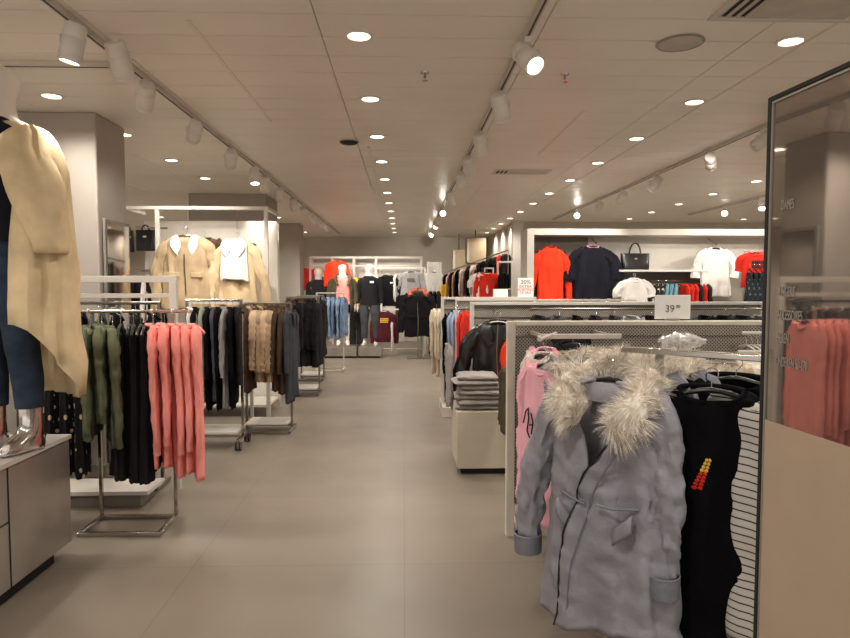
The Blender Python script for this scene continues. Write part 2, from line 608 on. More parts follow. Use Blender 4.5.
# sprinklers, detector, speaker, vents
for px, w in ((425, 'left one'), (565, 'right one')):
    p = at(px, 76, 4.3)
    t = thing('sprinkler', f'small metal ceiling sprinkler, the {w} of the pair above the aisle', 'sprinkler', (p.x, 4.3, HC), 0, 'ceiling sprinklers')
    MB().lathe([(.03, 0), (.028, -.006), (.008, -.008), (.008, -.03), (.012, -.034)], 16).build('cap', 'chrome', t)
    MB().lathe([(.003, -.034), (.003, -.05), (.02, -.052), (.02, -.055)], 16).build('deflector', 'chrome', t)
p = at(349, 143, 6.35)
t = thing('smoke_detector', 'flat dark round detector on the ceiling left of the middle downlights', 'detector', (p.x, 6.35, HC))
MB().lathe([(.085, 0), (.088, -.012), (.07, -.025), (.03, -.03)], 24).build('housing', 'dark', t)
MB().lathe([(.09, 0), (.098, -.002), (.098, -.006), (.088, -.008)], 24, caps=False).build('base_ring', 'grille', t)
p = at(680, 45, 3.73)
t = thing('ceiling_speaker', 'round flat grey ceiling speaker between two downlights on the right', 'speaker', (p.x, 3.73, HC))
MB().lathe([(.125, 0), (.135, -.004), (.13, -.009), (.118, -.008)], 32, caps=False).build('rim', 'grey_metal', t)
MB().lathe([(.0001, -.009), (.06, -.008), (.12, -.006)], 32, caps=False).build('grille', 'grille', t)


def vent(x, y, w, d, label, slots=3):
    t = thing('ceiling_vent', label, 'air vent', (x, y, HC))
    f = MB()
    f.box(-w, w, -d, -d + .03, -.012, 0).box(-w, w, d - .03, d, -.012, 0).box(-w, -w + .03, -d + .03, d - .03, -.012, 0).box(w - .03, w, -d + .03, d - .03, -.012, 0)
    f.build('frame', 'white_metal', t)
    MB().box(-w + .03, w - .03, -d + .03, d - .03, -.005, 0).build('panel', 'grille', t)
    s0 = -w + .05
    for i in range(slots):
        MB().box(s0 + i * .05, s0 + i * .05 + .022, -d + .05, d - .05, -.007, -.0045).build('slot', 'dark', t)
    return t


vent(2.02, 3.2, .42, .2, 'large ceiling air vent with dark slots at the top right', 3)
vent(1.45, 7.95, .35, .15, 'small slotted air vent in the ceiling above the orange sweater', 3)


# ------------------------------------------------------------------ garments
def lerp(a, b_, t):
    return a + (b_ - a) * t


def sgnp(v, p):
    return math.copysign(abs(v) ** p, v)


def ssm(t):
    t = max(0, min(1, t))
    return t * t * (3 - 2 * t)


def body_rings(L, neck=.08, sh=.2, w1=.2, w2=.22, th=.034, drop=.045, z0=-.07, folds=7, amp=.007, crease=.006, quilt=0, qs=.07, seed=0, n=48, m=26, a0=None, a1=None, flare=1.0, tb=None, vamp=.016, dip=.05):
    rnd = random.Random(seed)
    p1, p2, p3 = rnd.random() * 6, rnd.random() * 6, rnd.random() * 6
    tb = tb or th
    rings = []
    rows_ = []
    for i in range(7):
        t = i / 6
        rows_.append((z0 - drop * t ** 1.6, lerp(neck, sh, t ** .8), lerp(.045 if th > .03 else th, th, t), 0))
    for j in range(1, m + 1):
        t = j / m
        a = lerp(sh, w1, ssm(t / .22)) if t < .22 else lerp(w1, w2, ((t - .22) / .78) ** flare)
        rows_.append((z0 - drop - (L - drop) * t, a, lerp(th, tb, t), t))
    for z, a, b_, t in rows_:
        ring = []
        for k in range(n):
            if a0 is None:
                g = 2 * PI * k / n
            else:
                g = lerp(a0, a1, k / (n - 1))
            c, s = math.cos(g), math.sin(g)
            x, y = a * sgnp(c, .8), b_ * sgnp(s, .85)
            f = amp * (.25 + t) * (math.sin(folds * g + p1 + 1.3 * t) + .6 * math.sin((folds * 1.7 + 1) * g + p2 - 2 * t))
            if a0 is None:
                f = amp * (.25 + t) * (math.sin(folds * g + p1 + 1.3 * t) + .6 * math.sin((2 * folds - 3) * g + p2 - 2 * t))
            q = quilt * abs(math.sin(PI * z / qs)) if quilt else 0
            nv = noise.noise(Vector((x * 9 + p3, y * 12 + seed, z * 7)))
            nv2 = noise.noise(Vector((x * 25 + p3, y * 25 + seed, z * 14)))
            d = f + q + crease * (nv + .5 * nv2)
            vf = vamp * (.4 + t) * noise.noise(Vector((x * 17 + p3, y * 22 + seed, z * 2.2)))
            d += vf
            nd = dip * max(0, -s) * max(0, 1 - (a - neck) / max(.01, sh - neck) * 1.6) - .010 * max(0, s) * (a < neck * 1.3)
            ring.append((x + d * c * .7, y + d * (s if abs(s) > .05 else 0), z - nd + (.010 * math.sin(2 * g + p2) + .006 * math.sin(5 * g + p3)) * (t ** 3)))
        rings.append(ring)
    return rings


def sleeve_rings(side, L, sh=.2, r0=.062, r1=.038, spread=.05, flat=.5, zs=-.115, crease=.007, quilt=0, qs=.07, seed=0, n=20, m=26, fwd=0.0, cuff=True, slope=.05):
    """sleeve following the shoulder slope, then hanging down"""
    rnd = random.Random(seed + side * 5)
    p = rnd.random() * 9
    P = []
    for j in range(m + 1):
        t = j / m
        x = sh - .055 + .062 * ssm(t / .13) + spread * math.sin(min(1, t * 1.1) * PI / 2) + .008 * math.sin(7 * t + p)
        z = zs + .02 - slope * ssm(t / .1) * .5 - (L + .0) * t ** 1.12
        P.append(Vector((side * x, -fwd * t * t + .008 * math.sin(3 * t + p), z)))
    rings = []
    for j in range(m + 1):
        t = j / m
        T = P[min(j + 1, m)] - P[max(j - 1, 0)]
        T = Vector((T.x, 0, T.z)).normalized()
        u = Vector((-T.z, 0, T.x))
        if u.x < 0:
            u = -u
        e = ssm(t / .1)
        r = lerp(r0 * .8, r0, e) if t < .1 else lerp(r0, r1, ((t - .1) / .9) ** .7)
        if cuff and t > .93:
            r *= .84
        ring = []
        for k in range(n):
            g = 2 * PI * k / n
            c, s = math.cos(g), math.sin(g)
            d = crease * 1.3 * (noise.noise(Vector((c * 1.6 + p, s * 1.6, P[j].z * 15))) + .7 * noise.noise(Vector((c * 3 + p, s * 3, P[j].z * 30)))) + .012 * (r / .06) * noise.noise(Vector((c * 2.2 + p, s * 2.2 + 4, P[j].z * 3)))
            if quilt:
                d += quilt * abs(math.sin(PI * P[j].z / qs))
            q = P[j] + u * ((r + d) * c)
            ring.append((q.x, q.y + (r * flat + d) * s, q.z))
        rings.append(ring)
    return rings


def fur_mb(path, rad, N_, length, seed=0, wid=.0022, down=.5, spread=.5, segs=3):
    """soft strands growing out of a curved roll"""
    rnd = random.Random(seed)
    P = [Vector(p) for p in path]
    mb = MB()
    mb.tube(P, [r * .8 for r in rad], 10)
    nP = len(P) - 1
    for _ in range(N_):
        t = rnd.random() * nP
        i = min(int(t), nP - 1)
        f = t - i
        c = P[i].lerp(P[i + 1], f)
        r = lerp(rad[i], rad[i + 1], f)
        T = (P[i + 1] - P[i]).normalized()
        u = T.orthogonal().normalized()
        w = T.cross(u)
        g = rnd.random() * 2 * PI
        n_ = u * math.cos(g) + w * math.sin(g)
        base = c + n_ * r * .75
        cl = noise.noise_vector(base * 16 + Vector((seed, 0, 0)))
        d = (n_ + cl * 1.3 + T * rnd.uniform(-.3, .3) + Vector((rnd.uniform(-1, 1), rnd.uniform(-1, 1), rnd.uniform(-1, 1))) * .25 * spread).normalized()
        ln = length * rnd.uniform(.55, 1.15)
        side = d.cross(Vector((rnd.uniform(-1, 1), rnd.uniform(-1, 1), rnd.uniform(-1, 1)))).normalized() * wid * .5
        p = base.copy()
        v = []
        for s in range(segs + 1):
            k = 1 - s / segs * .85
            v += [p - side * k, p + side * k]
            d = (d + Vector((0, 0, -down * .45)) + cl * .25).normalized()
            p = p + d * ln / segs
        mb.add(v, [(2 * s, 2 * s + 1, 2 * s + 3, 2 * s + 2) for s in range(segs)])
    return mb


def hanger_mesh(kind, w=.19):
    hook = MB()
    pts = []
    for k in range(12):
        a = R(-60) + k / 11 * R(250)
        pts.append((.02 * math.cos(a), 0, .001 - .021 + .02 * math.sin(a) + .02))
    pts = [(p[0], p[1], p[2] - .015) for p in pts]
    hook.tube(pts[::-1] if False else pts, .0018, 6)
    hook.tube([(0.010, 0, -.032), (0, 0, -.04), (0, 0, -.075)], .0018, 6)
    arm = MB()
    P = [(-w, 0, -.125), (-w * .8, 0, -.107), (-w * .45, 0, -.086), (-.03, 0, -.073), (0, 0, -.07), (.03, 0, -.073), (w * .45, 0, -.086), (w * .8, 0, -.107), (w, 0, -.125)]
    if kind == 'clip':
        P = [(-.13, 0, -.075), (0, 0, -.07), (.13, 0, -.075)]
        arm.tube(P, .006, 8)
        for s in (-1, 1):
            arm.box(s * .115 - .012, s * .115 + .012, -.01, .01, -.105, -.07)
    else:
        rr = [.008, .0095, .009, .009, .011, .009, .009, .0095, .008] if kind == 'wide' else [.005] * 9
        arm.tube(P, rr, 8)
    return hook, arm


HP = {}


def hanger(loc, rz, mname='plastic_black', kind='wide', label='', group=None, scale=1.0):
    k = (mname, kind)
    if k not in HP:
        t = thing('clothes_hanger', label, 'hanger', (0, 0, 0), 0, group)
        h, a = hanger_mesh(kind)
        h.build('hook', 'chrome' if mname != 'plastic_white' else 'plastic_white', t)
        a.build('shoulder_bar', mname, t)
        HP[k] = t
        o = t
    else:
        o = copy_tree(HP[k])
    o.location = loc
    o.rotation_euler = (0, 0, rz)
    o.scale = (scale,) * 3
    if 'group' in o:
        del o['group']
    tag(o, label, 'hanger', group)
    return o


def top_garment(name, m, L=.62, sh=.2, w1=None, w2=.22, th=.034, sl=.55, sr=(.062, .04), spread=.045, sm=None, neck=.08, folds=7, amp=.006, crease=.006, quilt=0, qs=.07, seed=0, collar='band', cm=None, hood=None, hm=None, zipm=None, pockets=False, pr=None, tagm=False, fwd=0.0, hemband=False, flare=1.0, solid=0, tb=None, fn=1400, buttons=0, flat=.45, drop=.045, vamp=.016, dip=.045):
    """a top, knit, shirt, jacket or coat on a hanger: origin at the rail, front towards -Y"""
    t = thing(name, '', '')
    w1 = w1 or sh
    MB().loft(body_rings(L, neck, sh, w1, w2, th, drop, -.07, folds, amp, crease, quilt, qs, seed, flare=flare, tb=tb, vamp=vamp, dip=dip)).build('body', m, t, solid=.004)
    for s in (-1, 1):
        if sl:
            so = MB().loft(sleeve_rings(s, sl, sh, sr[0], sr[1], spread, flat if not quilt else .8, -.07 - drop, crease=crease, quilt=quilt, qs=qs, seed=seed, fwd=fwd, cuff=sl > .35), cap1=True, cap0=True).build('sleeve', sm or m, t)
            if sl > .35:
                rs_ = sleeve_rings(s, sl, sh, sr[0], sr[1], spread, flat if not quilt else .8, -.07 - drop, crease=crease, quilt=0, seed=seed, fwd=fwd, cuff=True)[-3:]
                cr_ = []
                for rg in rs_:
                    ce_ = sum((Vector(q) for q in rg), Vector()) / len(rg)
                    cr_.append([ce_ + (Vector(q) - ce_) * 1.07 for q in rg])
                MB().loft(cr_).build('cuff', sm or m, so)
    cm = cm or m
    if collar == 'band':
        pts = [(neck * math.cos(a), .045 * math.sin(a), -.068 + .006 * max(0, math.sin(a)) - dip * max(0, -math.sin(a)) - .0) for a in [2 * PI * k / 20 for k in range(21)]]
        MB().tube(pts, .009, 8, caps=False).build('collar', cm, t)
    elif collar == 'roll':
        r = []
        for z, k in ((-.085, 1.12), (-.06, 1.05), (-.035, .98), (-.03, .85), (-.05, .8)):
            r.append([(neck * k * math.cos(2 * PI * q / 20), .05 * k * math.sin(2 * PI * q / 20), z - dip * .8 * max(0, -math.sin(2 * PI * q / 20))) for q in range(20)])
        MB().loft(r).build('collar', cm, t)
    elif collar == 'lapel':
        for s in (-1, 1):
            pts = [[(s * .07, .03, -.055), (s * .10, -.01, -.065), (s * .085, -.03, -.075)],
                   [(s * .05, -.035, -.06), (s * .12, -.048, -.10), (s * .115, -.05, -.13)],
                   [(s * .03, -.045, -.11), (s * .125, -.05, -.16), (s * .10, -.05, -.19)],
                   [(s * .015, -.045, -.19), (s * .06, -.048, -.24), (s * .03, -.047, -.27)]]
            pts = [[(x * 1.1, (y * (th + .022) / .05 if y < -.02 else y), z - .01) for x, y, z in row] for row in pts]
            MB().loft(pts, closed=False).build('lapel', cm, t, solid=.012, sub=1)
    if hood:
        r = []
        for z, a, bb, cy in ((-.10, .115, .05, .01), (-.06, .125, .06, .02), (-.03, .12, .065, .035), (-.02, .10, .06, .05), (-.035, .07, .04, .06)):
            r.append([(a * math.cos(2 * PI * q / 20), cy + bb * math.sin(2 * PI * q / 20) + .008 * math.sin(5 * q), z - (.05 if math.sin(2 * PI * q / 20) < -.3 else 0)) for q in range(20)])
        hd_ = MB().loft(r, cap1=True).build('hood', m, t)
        if hood == 'fur':
            pts, rr = [], []
            for k in range(15):
                a = PI * (k / 14) * 1.35 - PI * .175 + PI
                pts.append((.135 * math.cos(a + PI), -.0 + .075 * math.sin(a + PI) * 1.0 + (-.03 if k in (0, 1, 13, 14) else .0), -.05 - .075 * (1 - math.sin(PI * k / 14)) ** 1.3))
                rr.append(.030 + .012 * math.sin(PI * k / 14))
            fur_mb(pts, rr, fn, .045, seed, down=.4, wid=.0035).build('fur_trim', hm or 'fur', hd_, smooth=False)
    if zipm:
        pts = [(.006 * math.sin(9 * z), -lerp(.05, (tb or th) + .012, min(1, -z / .3)), -.09 - z_) for z_, z in [(q * (L - .03) / 12, -q * (L - .03) / 12) for q in range(13)]]
        MB().tube(pts, .0055, 6).build('zip', zipm, t)
    if buttons:
        for q in range(buttons):
            MB().tube([(0.0, -th - .010, -.16 - q * .09), (0, -th - .018, -.16 - q * .09)], .008, 10).build('button', cm, t)
    if pockets:
        for s in (-1, 1):
            MB().box(s * .105 - .055, s * .105 + .055, -(tb or th) - .014, -(tb or th) + .0, -L * .68, -L * .68 + .05).build('pocket_flap', m, t, bevel=.006)
    if hemband:
        r = [[(w2 * k * sgnp(math.cos(g), .8), ((tb or th) * k) * sgnp(math.sin(g), .85), z) for g in [2 * PI * q / 32 for q in range(32)]] for z, k in ((-.07 - L + .05, 1.02), (-.07 - L + .045, .96), (-.07 - L, .95))]
        MB().loft(r).build('hem_band', cm, t)
    if pr:
        pr(t, th)
    if tagm:
        tg = MB().box(-.022, .022, -.0015, .0015, -.085, 0).tube([(0, 0, 0), (0, .0, .05)], .001, 5).build('price_tag', 'paper', t)
        tg.location = (.17, -.05, -.14)
        tg.rotation_euler = (.2, .3, .4)
    return t


def dress(name, m, L=.9, w=.12, hem=.2, th=.03, strap=True, seed=0, folds=9, amp=.010, sleeve=False, tagm=False):
    t = thing(name, '', '')
    r = body_rings(L - .06, w * .9, w, w * .95, hem, th, .03, -.12, folds, amp, .006, seed=seed, tb=.05, flare=.9)
    MB().loft(r).build('body', m, t)
    if strap:
        for s in (-1, 1):
            MB().tube([(s * .11, .02, -.135), (s * .12, 0, -.085), (s * .11, -.03, -.14)], .004, 6).build('strap', m, t)
    if tagm:
        tg = MB().box(-.02, .02, -.0015, .0015, -.09, 0).tube([(0, 0, 0), (.0, 0, .05)], .001, 5).build('price_tag', 'paper', t)
        tg.location = (.12, -.06, -.16)
        tg.rotation_euler = (0, .4, .5)
    return t


def trousers(name, m, L=.95, w=.17, leg=.09, seed=0):
    t = thing(name, '', '')
    rnd = random.Random(seed)
    z0 = -.09
    rows_ = [(0, w, .022), (-.04, w * 1.0, .026), (-.22, w * 1.12, .04), (-.27, w * 1.14, .042)]
    rings = [[(a * sgnp(math.cos(2 * PI * k / 32), .8), b_ * math.sin(2 * PI * k / 32), z0 + z) for k in range(32)] for z, a, b_ in rows_]
    MB().loft(rings).build('body', m, t)
    MB().loft([[((w + .004) * sgnp(math.cos(2 * PI * k / 32), .8), .028 * math.sin(2 * PI * k / 32), z0 + z) for k in range(32)] for z in (.002, -.035)]).build('waistband', m, t)
    for s in (-1, 1):
        rr = []
        for j in range(14):
            q = j / 13
            z = -.24 - (L - .24) * q
            a = lerp(w * .56, leg, q ** .7)
            cx = s * lerp(w * .56, leg * 1.05, q)
            rr.append([(cx + a * math.cos(2 * PI * k / 18) + .004 * noise.noise(Vector((k, z * 10, seed))), .036 * math.sin(2 * PI * k / 18) + .005 * noise.noise(Vector((k * .7, z * 12, seed))), z0 + z) for k in range(18)])
        MB().loft(rr, cap1=True).build('leg', m, t)
    return t


def p_scrawl(m, pts_list, r=.0022):
    def f(t, th):
        for i, pts in enumerate(pts_list):
            MB().tube([(x, -th - .014, z) for x, z in pts], r, 6).build('printed_lettering', m, t)
    return f


def p_block(m, x0, x1, z0, z1, dy=.013, name='printed_emblem', rows_=4, seed=0):
    def f(t, th):
        rnd = random.Random(seed)
        mb = MB()
        h = (z1 - z0) / rows_
        for r in range(rows_):
            x = x0 + rnd.uniform(0, .01)
            while x < x1 - .008:
                w = rnd.uniform(.010, .022)
                mb.box(x, min(x + w, x1), -th - dy - .003, -th - dy, z0 + r * h + h * .15, z0 + (r + 1) * h - h * .08)
                x += w + .004
        mb.build(name, m, t)
    return f


def p_patch(t, th):
    """slanted embroidered emblem, yellow at the top and red below"""
    a, b_ = MB(), MB()
    rnd = random.Random(4)
    for i in range(9):
        q = i / 8
        x, z = lerp(.0, -.032, q), lerp(-.29, -.385, q)
        w = lerp(.009, .016, q)
        for s in (-1, 1):
            m = a if i < 4 else b_
            m.loft([[(x + s * w * .55 + w * .55 * k * math.cos(g) , -th - .016 - e, z + .0065 * k * math.sin(g) + rnd.uniform(-.001, .001)) for g in [2 * PI * v / 8 for v in range(8)]] for k, e in ((1, 0), (.9, .003), (.01, .0045))])
    e = a.build('embroidered_patch', 'yprint', t)
    b_.build('red_embroidery', 'red', e)


PROT = {}
SPEC = {}


def spec(key, maker, *a, **k):
    SPEC[key] = (maker, a, k)


def put(key, loc, rz, label, cat, group=None, scale=1.0, zs=1.0, hang_=True, hm='plastic_black', hk='wide', sx=1.0, ry=0.0):
    fn, a, k = SPEC[key]
    if key not in PROT:
        PROT[key] = fn(*a, **k)
        o = PROT[key]
    else:
        o = copy_tree(PROT[key])
    for q in ('group', 'label', 'category'):
        if q in o:
            del o[q]
    o.location = loc
    o.rotation_euler = (0, ry, rz)
    o.scale = (scale * sx, scale, scale * zs)
    tag(o, label, cat, group)
    if hang_:
        nm = label.split(',')[0]
        if len(nm.split()) > 9:
            nm = ' '.join(nm.split()[:9])
        colr = 'white' if hm == 'plastic_white' else 'black'
        place = (' ' + label.split(',')[1].strip()) if ',' in label else ''
        lb = f'{colr} hanger holding the {nm},{place}' if place else f'{colr} hanger holding the {nm}'
        lb = ' '.join(lb.split()[:16])
        hanger(loc, rz, hm, hk, lb, group and 'hangers: ' + group, scale)
    return o


# kinds ---------------------------------------------------------------
spec('pink', top_garment, 'knit_cardigan', 'pink', L=.88, sh=.215, w2=.22, th=.028, sl=.68, sr=(.072, .052), spread=.015, collar='band', seed=3, crease=.007, folds=6, hemband=True, flat=.42, vamp=.014)
spec('pink_tag', top_garment, 'knit_cardigan', 'pink', L=.84, sh=.21, w2=.22, th=.02, sl=.7, sr=(.068, .05), spread=.015, seed=5, crease=.007, folds=5, tagm=True, flat=.42, vamp=.014)
spec('green', top_garment, 'knit_cardigan', 'green', L=.66, sh=.21, w2=.21, th=.032, sl=.6, sr=(.072, .05), spread=.02, seed=8, crease=.012)
spec('bdress', dress, 'slip_dress', 'black', L=.93, w=.14, hem=.23, seed=4, tagm=True)
spec('bdress2', dress, 'slip_dress', 'black_soft', L=.98, w=.13, hem=.25, seed=14)
spec('floral', dress, 'floral_dress', 'flower', L=.95, w=.15, hem=.24, seed=6, folds=8)
spec('btop', top_garment, 'black_shirt', 'black_soft', L=.72, th=.028, sl=.55, sr=(.055, .035), seed=9)
spec('bcard', top_garment, 'long_cardigan', 'black', L=.95, th=.026, sl=.6, sr=(.06, .04), seed=19)
spec('gcard', top_garment, 'long_cardigan', 'lgrey', L=.98, th=.026, sl=.62, sr=(.062, .042), seed=10, crease=.009)
spec('gncard', top_garment, 'long_cardigan', 'greenish', L=.9, th=.026, sl=.62, sr=(.06, .04), seed=11)
spec('wtop', top_garment, 'white_shirt', 'white', L=.6, th=.025, sl=.5, sr=(.055, .036), seed=12)
spec('dgcard', top_garment, 'long_cardigan', 'dgrey', L=.85, th=.028, sl=.6, seed=13)
spec('camel', top_garment, 'padded_jacket', 'camel', L=.62, th=.05, sl=.56, sr=(.07, .055), quilt=.014, qs=.065, seed=15, crease=.004, hood='plain')
spec('camelf', top_garment, 'padded_jacket', 'camel2', L=.74, th=.05, sl=.58, sr=(.072, .055), quilt=.014, qs=.07, seed=16, crease=.004, hood='fur', hm='brownfur')
spec('brownc', top_garment, 'wool_coat', 'brown', L=.86, th=.045, sl=.6, sr=(.07, .055), seed=17, hood='fur', hm='brownfur')
spec('bgcoat', top_garment, 'wool_coat', 'bluegrey', L=.98, th=.04, sl=.6, sr=(.065, .05), seed=18, collar='lapel')
spec('bparka', top_garment, 'black_parka', 'nearblack', L=.86, th=.05, sl=.6, sr=(.072, .055), seed=20, hood='fur', hm='brownfur', crease=.012)
spec('bparka2', top_garment, 'black_parka', 'black_soft', L=.9, th=.05, sl=.6, sr=(.072, .055), seed=21, hood='plain', crease=.012, quilt=.008)
spec('dtrous', trousers, 'dark_trousers', 'black_soft', L=1.0, seed=2)
spec('denj', top_garment, 'denim_jacket', 'denim', L=.55, th=.035, sl=.56, sr=(.062, .045), seed=22, collar='band', buttons=4, crease=.012)
spec('denj2', top_garment, 'denim_jacket', 'denim_lt', L=.62, th=.035, sl=.58, sr=(.062, .045), seed=23, crease=.012)
spec('denjd', top_garment, 'denim_jacket', 'denim_dk', L=.6, th=.035, sl=.58, sr=(.062, .045), seed=24, crease=.012)
spec('jeans', trousers, 'jeans', 'denim_dk', L=.95, seed=5)
spec('gjeans', trousers, 'grey_jeans', 'denim_grey', L=1.0, seed=7)
spec('creamk', top_garment, 'cream_cardigan', 'cream', L=.95, th=.03, sl=.62, sr=(.07, .05), seed=25, crease=.01)
spec('bluet', top_garment, 'blue_shirt', 'blue', L=.85, th=.028, sl=.58, seed=26)
spec('redk', top_garment, 'red_knit_dress', 'red', L=.86, th=.03, sl=.6, sr=(.065, .045), seed=27)
spec('orange', top_garment, 'orange_sweater', 'orange', L=.66, sh=.155, w1=.17, w2=.165, th=.045, sl=.62, sr=(.056, .036), spread=.085, seed=28, collar='roll', crease=.009, hemband=True, neck=.07, flat=.7, drop=.06, vamp=.022)
spec('cape', top_garment, 'navy_poncho_sweater', 'navy', L=.70, sh=.17, w1=.21, w2=.26, th=.05, sl=.40, sr=(.066, .085), spread=.15, seed=29, collar='band', cm='ltpink', crease=.010, folds=9, amp=.012, drop=.07, flat=.6, vamp=.03, dip=.03)
spec('tee', top_garment, 'white_t_shirt', 'white', L=.5, sh=.16, w1=.19, w2=.2, th=.04, sl=.19, sr=(.058, .060), spread=.09, seed=30, crease=.008, neck=.065, drop=.06, flat=.6)
spec('shirt', top_garment, 'white_blouse', 'white', L=.66, sh=.175, w1=.2, w2=.22, th=.045, sl=.34, sr=(.058, .064), spread=.10, seed=31, crease=.010, neck=.07, amp=.012, drop=.065, flat=.6, vamp=.03)
spec('redtop', top_garment, 'red_printed_shirt', 'red', L=.5, sh=.15, w2=.17, th=.04, sl=.2, sr=(.055, .05), spread=.05, seed=32, drop=.06, pr=p_block('black_ink', -.05, .05, -.3, -.18, rows_=2))
spec('skirt', dress, 'pleated_skirt', 'skirt', L=.62, w=.11, hem=.2, strap=False, seed=33, folds=14, amp=.012)
spec('patt', top_garment, 'patterned_shirt', 'pattern', L=.42, th=.025, sl=.35, seed=34)
spec('tealt', top_garment, 'teal_shirt', 'teal', L=.42, th=.025, sl=.35, seed=35)
spec('redt', top_garment, 'red_cropped_shirt', 'red', L=.4, th=.025, sl=.3, seed=36)
spec('darkt', top_garment, 'dark_cropped_shirt', 'nearblack', L=.42, th=.025, sl=.3, seed=37)
spec('sheep', top_garment, 'aviator_jacket', 'khaki', L=.68, sh=.165, w1=.19, w2=.215, th=.07, sl=.64, sr=(.062, .046), spread=.11, seed=38, collar='lapel', cm='lapel_fleece', crease=.014, pockets=True, zipm='brown', amp=.01, drop=.07, flat=.7, vamp=.03)
spec('beigek', top_garment, 'beige_cardigan', 'beige_knit', L=.66, sh=.16, w1=.18, w2=.20, th=.055, sl=.78, sr=(.058, .04), spread=.12, seed=39, collar='band', crease=.012, amp=.010, drop=.075, flat=.7, vamp=.035)
spec('wblouse', top_garment, 'white_undershirt', 'white', L=.42, sh=.13, w2=.14, th=.045, sl=0, seed=40, collar='lapel', neck=.06)
spec('leather', top_garment, 'leather_jacket', 'leather', L=.60, sh=.165, w1=.18, w2=.19, th=.055, sl=.64, sr=(.065, .045), spread=.13, seed=41, collar='lapel', zipm='chrome', crease=.016, drop=.075, flat=.7, vamp=.02)
spec('lpink', top_garment, 'pink_hoodie', 'ltpink', L=.74, sh=.19, w2=.2, th=.045, sl=.66, sr=(.062, .045), spread=.03, seed=42, crease=.012, neck=.085,
     pr=p_scrawl('black_ink', [[(-.12, -.36), (-.10, -.30), (-.075, -.28), (-.07, -.33), (-.085, -.39), (-.06, -.42)], [(-.05, -.30), (-.03, -.34), (-.045, -.40)], [(-.06, -.36), (-.01, -.345), (.02, -.33), (.03, -.38), (.05, -.42), (.08, -.46), (.085, -.5)], [(.01, -.29), (.0, -.36), (.01, -.42)]], .004))
spec('white_h', top_garment, 'white_hoodie', 'offwhite', L=.78, sh=.19, th=.04, sl=.66, seed=43, crease=.012)
spec('blushh', top_garment, 'blush_hoodie', 'blush', L=.7, sh=.19, th=.04, sl=.6, seed=44, crease=.012)
spec('bhood', top_garment, 'black_hoodie', 'black_soft', L=.66, sh=.18, w1=.2, w2=.2, th=.05, sl=.62, sr=(.065, .05), spread=.09, seed=45, hood='plain', crease=.014, drop=.07)
spec('pgrey', top_garment, 'grey_parka', 'parka', L=.84, th=.06, sl=.6, sr=(.08, .062), spread=.05, seed=46, hood='fur', crease=.016, zipm='plastic_black', fn=3200, tb=.075)
spec('pslate', top_garment, 'grey_parka', 'parka2', L=.88, th=.055, sl=.6, sr=(.08, .06), spread=.03, seed=47, hood='fur', crease=.016, fn=3200)
spec('blk_long', top_garment, 'black_dress', 'black', L=.80, sh=.17, w1=.19, w2=.26, th=.05, sl=.22, sr=(.075, .08), spread=.06, seed=48, crease=.010, neck=.10, amp=.014, drop=.07, vamp=.03)
spec('blk_patch', top_garment, 'black_dress', 'black', L=.88, sh=.17, w1=.19, w2=.26, th=.055, sl=.28, sr=(.075, .075), spread=.07, seed=49, crease=.012, neck=.10, amp=.014, drop=.07, vamp=.03,
     pr=p_patch)
spec('striped', top_garment, 'striped_shirt', 'stripe', L=.74, sh=.2, w2=.22, th=.045, sl=.28, sr=(.09, .085), spread=.07, seed=50, crease=.012)
spec('creamd', top_garment, 'cream_cardigan', 'cream', L=.9, th=.04, sl=.66, sr=(.08, .06), spread=.05, seed=51, crease=.012)
spec('wshirt2', top_garment, 'white_shirt', 'white', L=.8, th=.03, sl=.55, seed=52)
spec('blusht', top_garment, 'blush_shirt', 'blush', L=.6, th=.03, sl=.5, seed=53)
spec('olivec', top_garment, 'olive_jacket', 'olive', L=.7, th=.045, sl=.58, sr=(.07, .05), seed=54, crease=.012)
spec('maroon', top_garment, 'maroon_sweatshirt', 'maroon', L=.62, sh=.175, w2=.2, th=.05, sl=.58, sr=(.062, .045), spread=.06, seed=55, pr=p_block('yprint', -.085, .085, -.3, -.2, rows_=3), crease=.01, hemband=True, drop=.065)
spec('bswt', top_garment, 'black_sweatshirt', 'black_soft', L=.62, sh=.175, w2=.2, th=.05, sl=.58, sr=(.06, .045), seed=56, pr=p_block('paper', .03, .1, -.24, -.2, rows_=1), drop=.065)
spec('gswt', top_garment, 'grey_sweatshirt', 'lgrey', L=.46, sh=.18, w2=.21, th=.05, sl=.42, seed=57, pr=p_block('grey_ink', -.08, .08, -.28, -.2, rows_=2), spread=.08, drop=.065)
spec('redcoat', top_garment, 'red_coat', 'orange', L=.7, sh=.19, w2=.24, th=.06, sl=.55, sr=(.07, .055), spread=.08, seed=58, crease=.012, drop=.07)
spec('yel', top_garment, 'yellow_sweater', 'yellow', L=.6, th=.05, sl=.55, sr=(.08, .06), spread=.05, seed=59)
spec('hparka', top_garment, 'black_parka', 'black_soft', L=.74, sh=.19, w1=.21, w2=.23, th=.07, sl=.6, sr=(.075, .055), spread=.09, seed=60, hood='fur', hm='fur_pink', zipm='chrome', pockets=True, crease=.016, drop=.07)
spec('dkjkt', top_garment, 'dark_jacket', 'nearblack', L=.6, sh=.21, th=.07, sl=.58, sr=(.08, .055), spread=.06, seed=61, hood='fur', hm='brownfur', crease=.014)
spec('ashk', top_garment, 'ash_grey_cardigan', 'ash', L=.7, th=.03, sl=.58, seed=62, crease=.01)


# ------------------------------------------------------------------ racks
def pole_mb(p, q, r=.0125, n=10):
    return MB().tube([p, q], r, n)


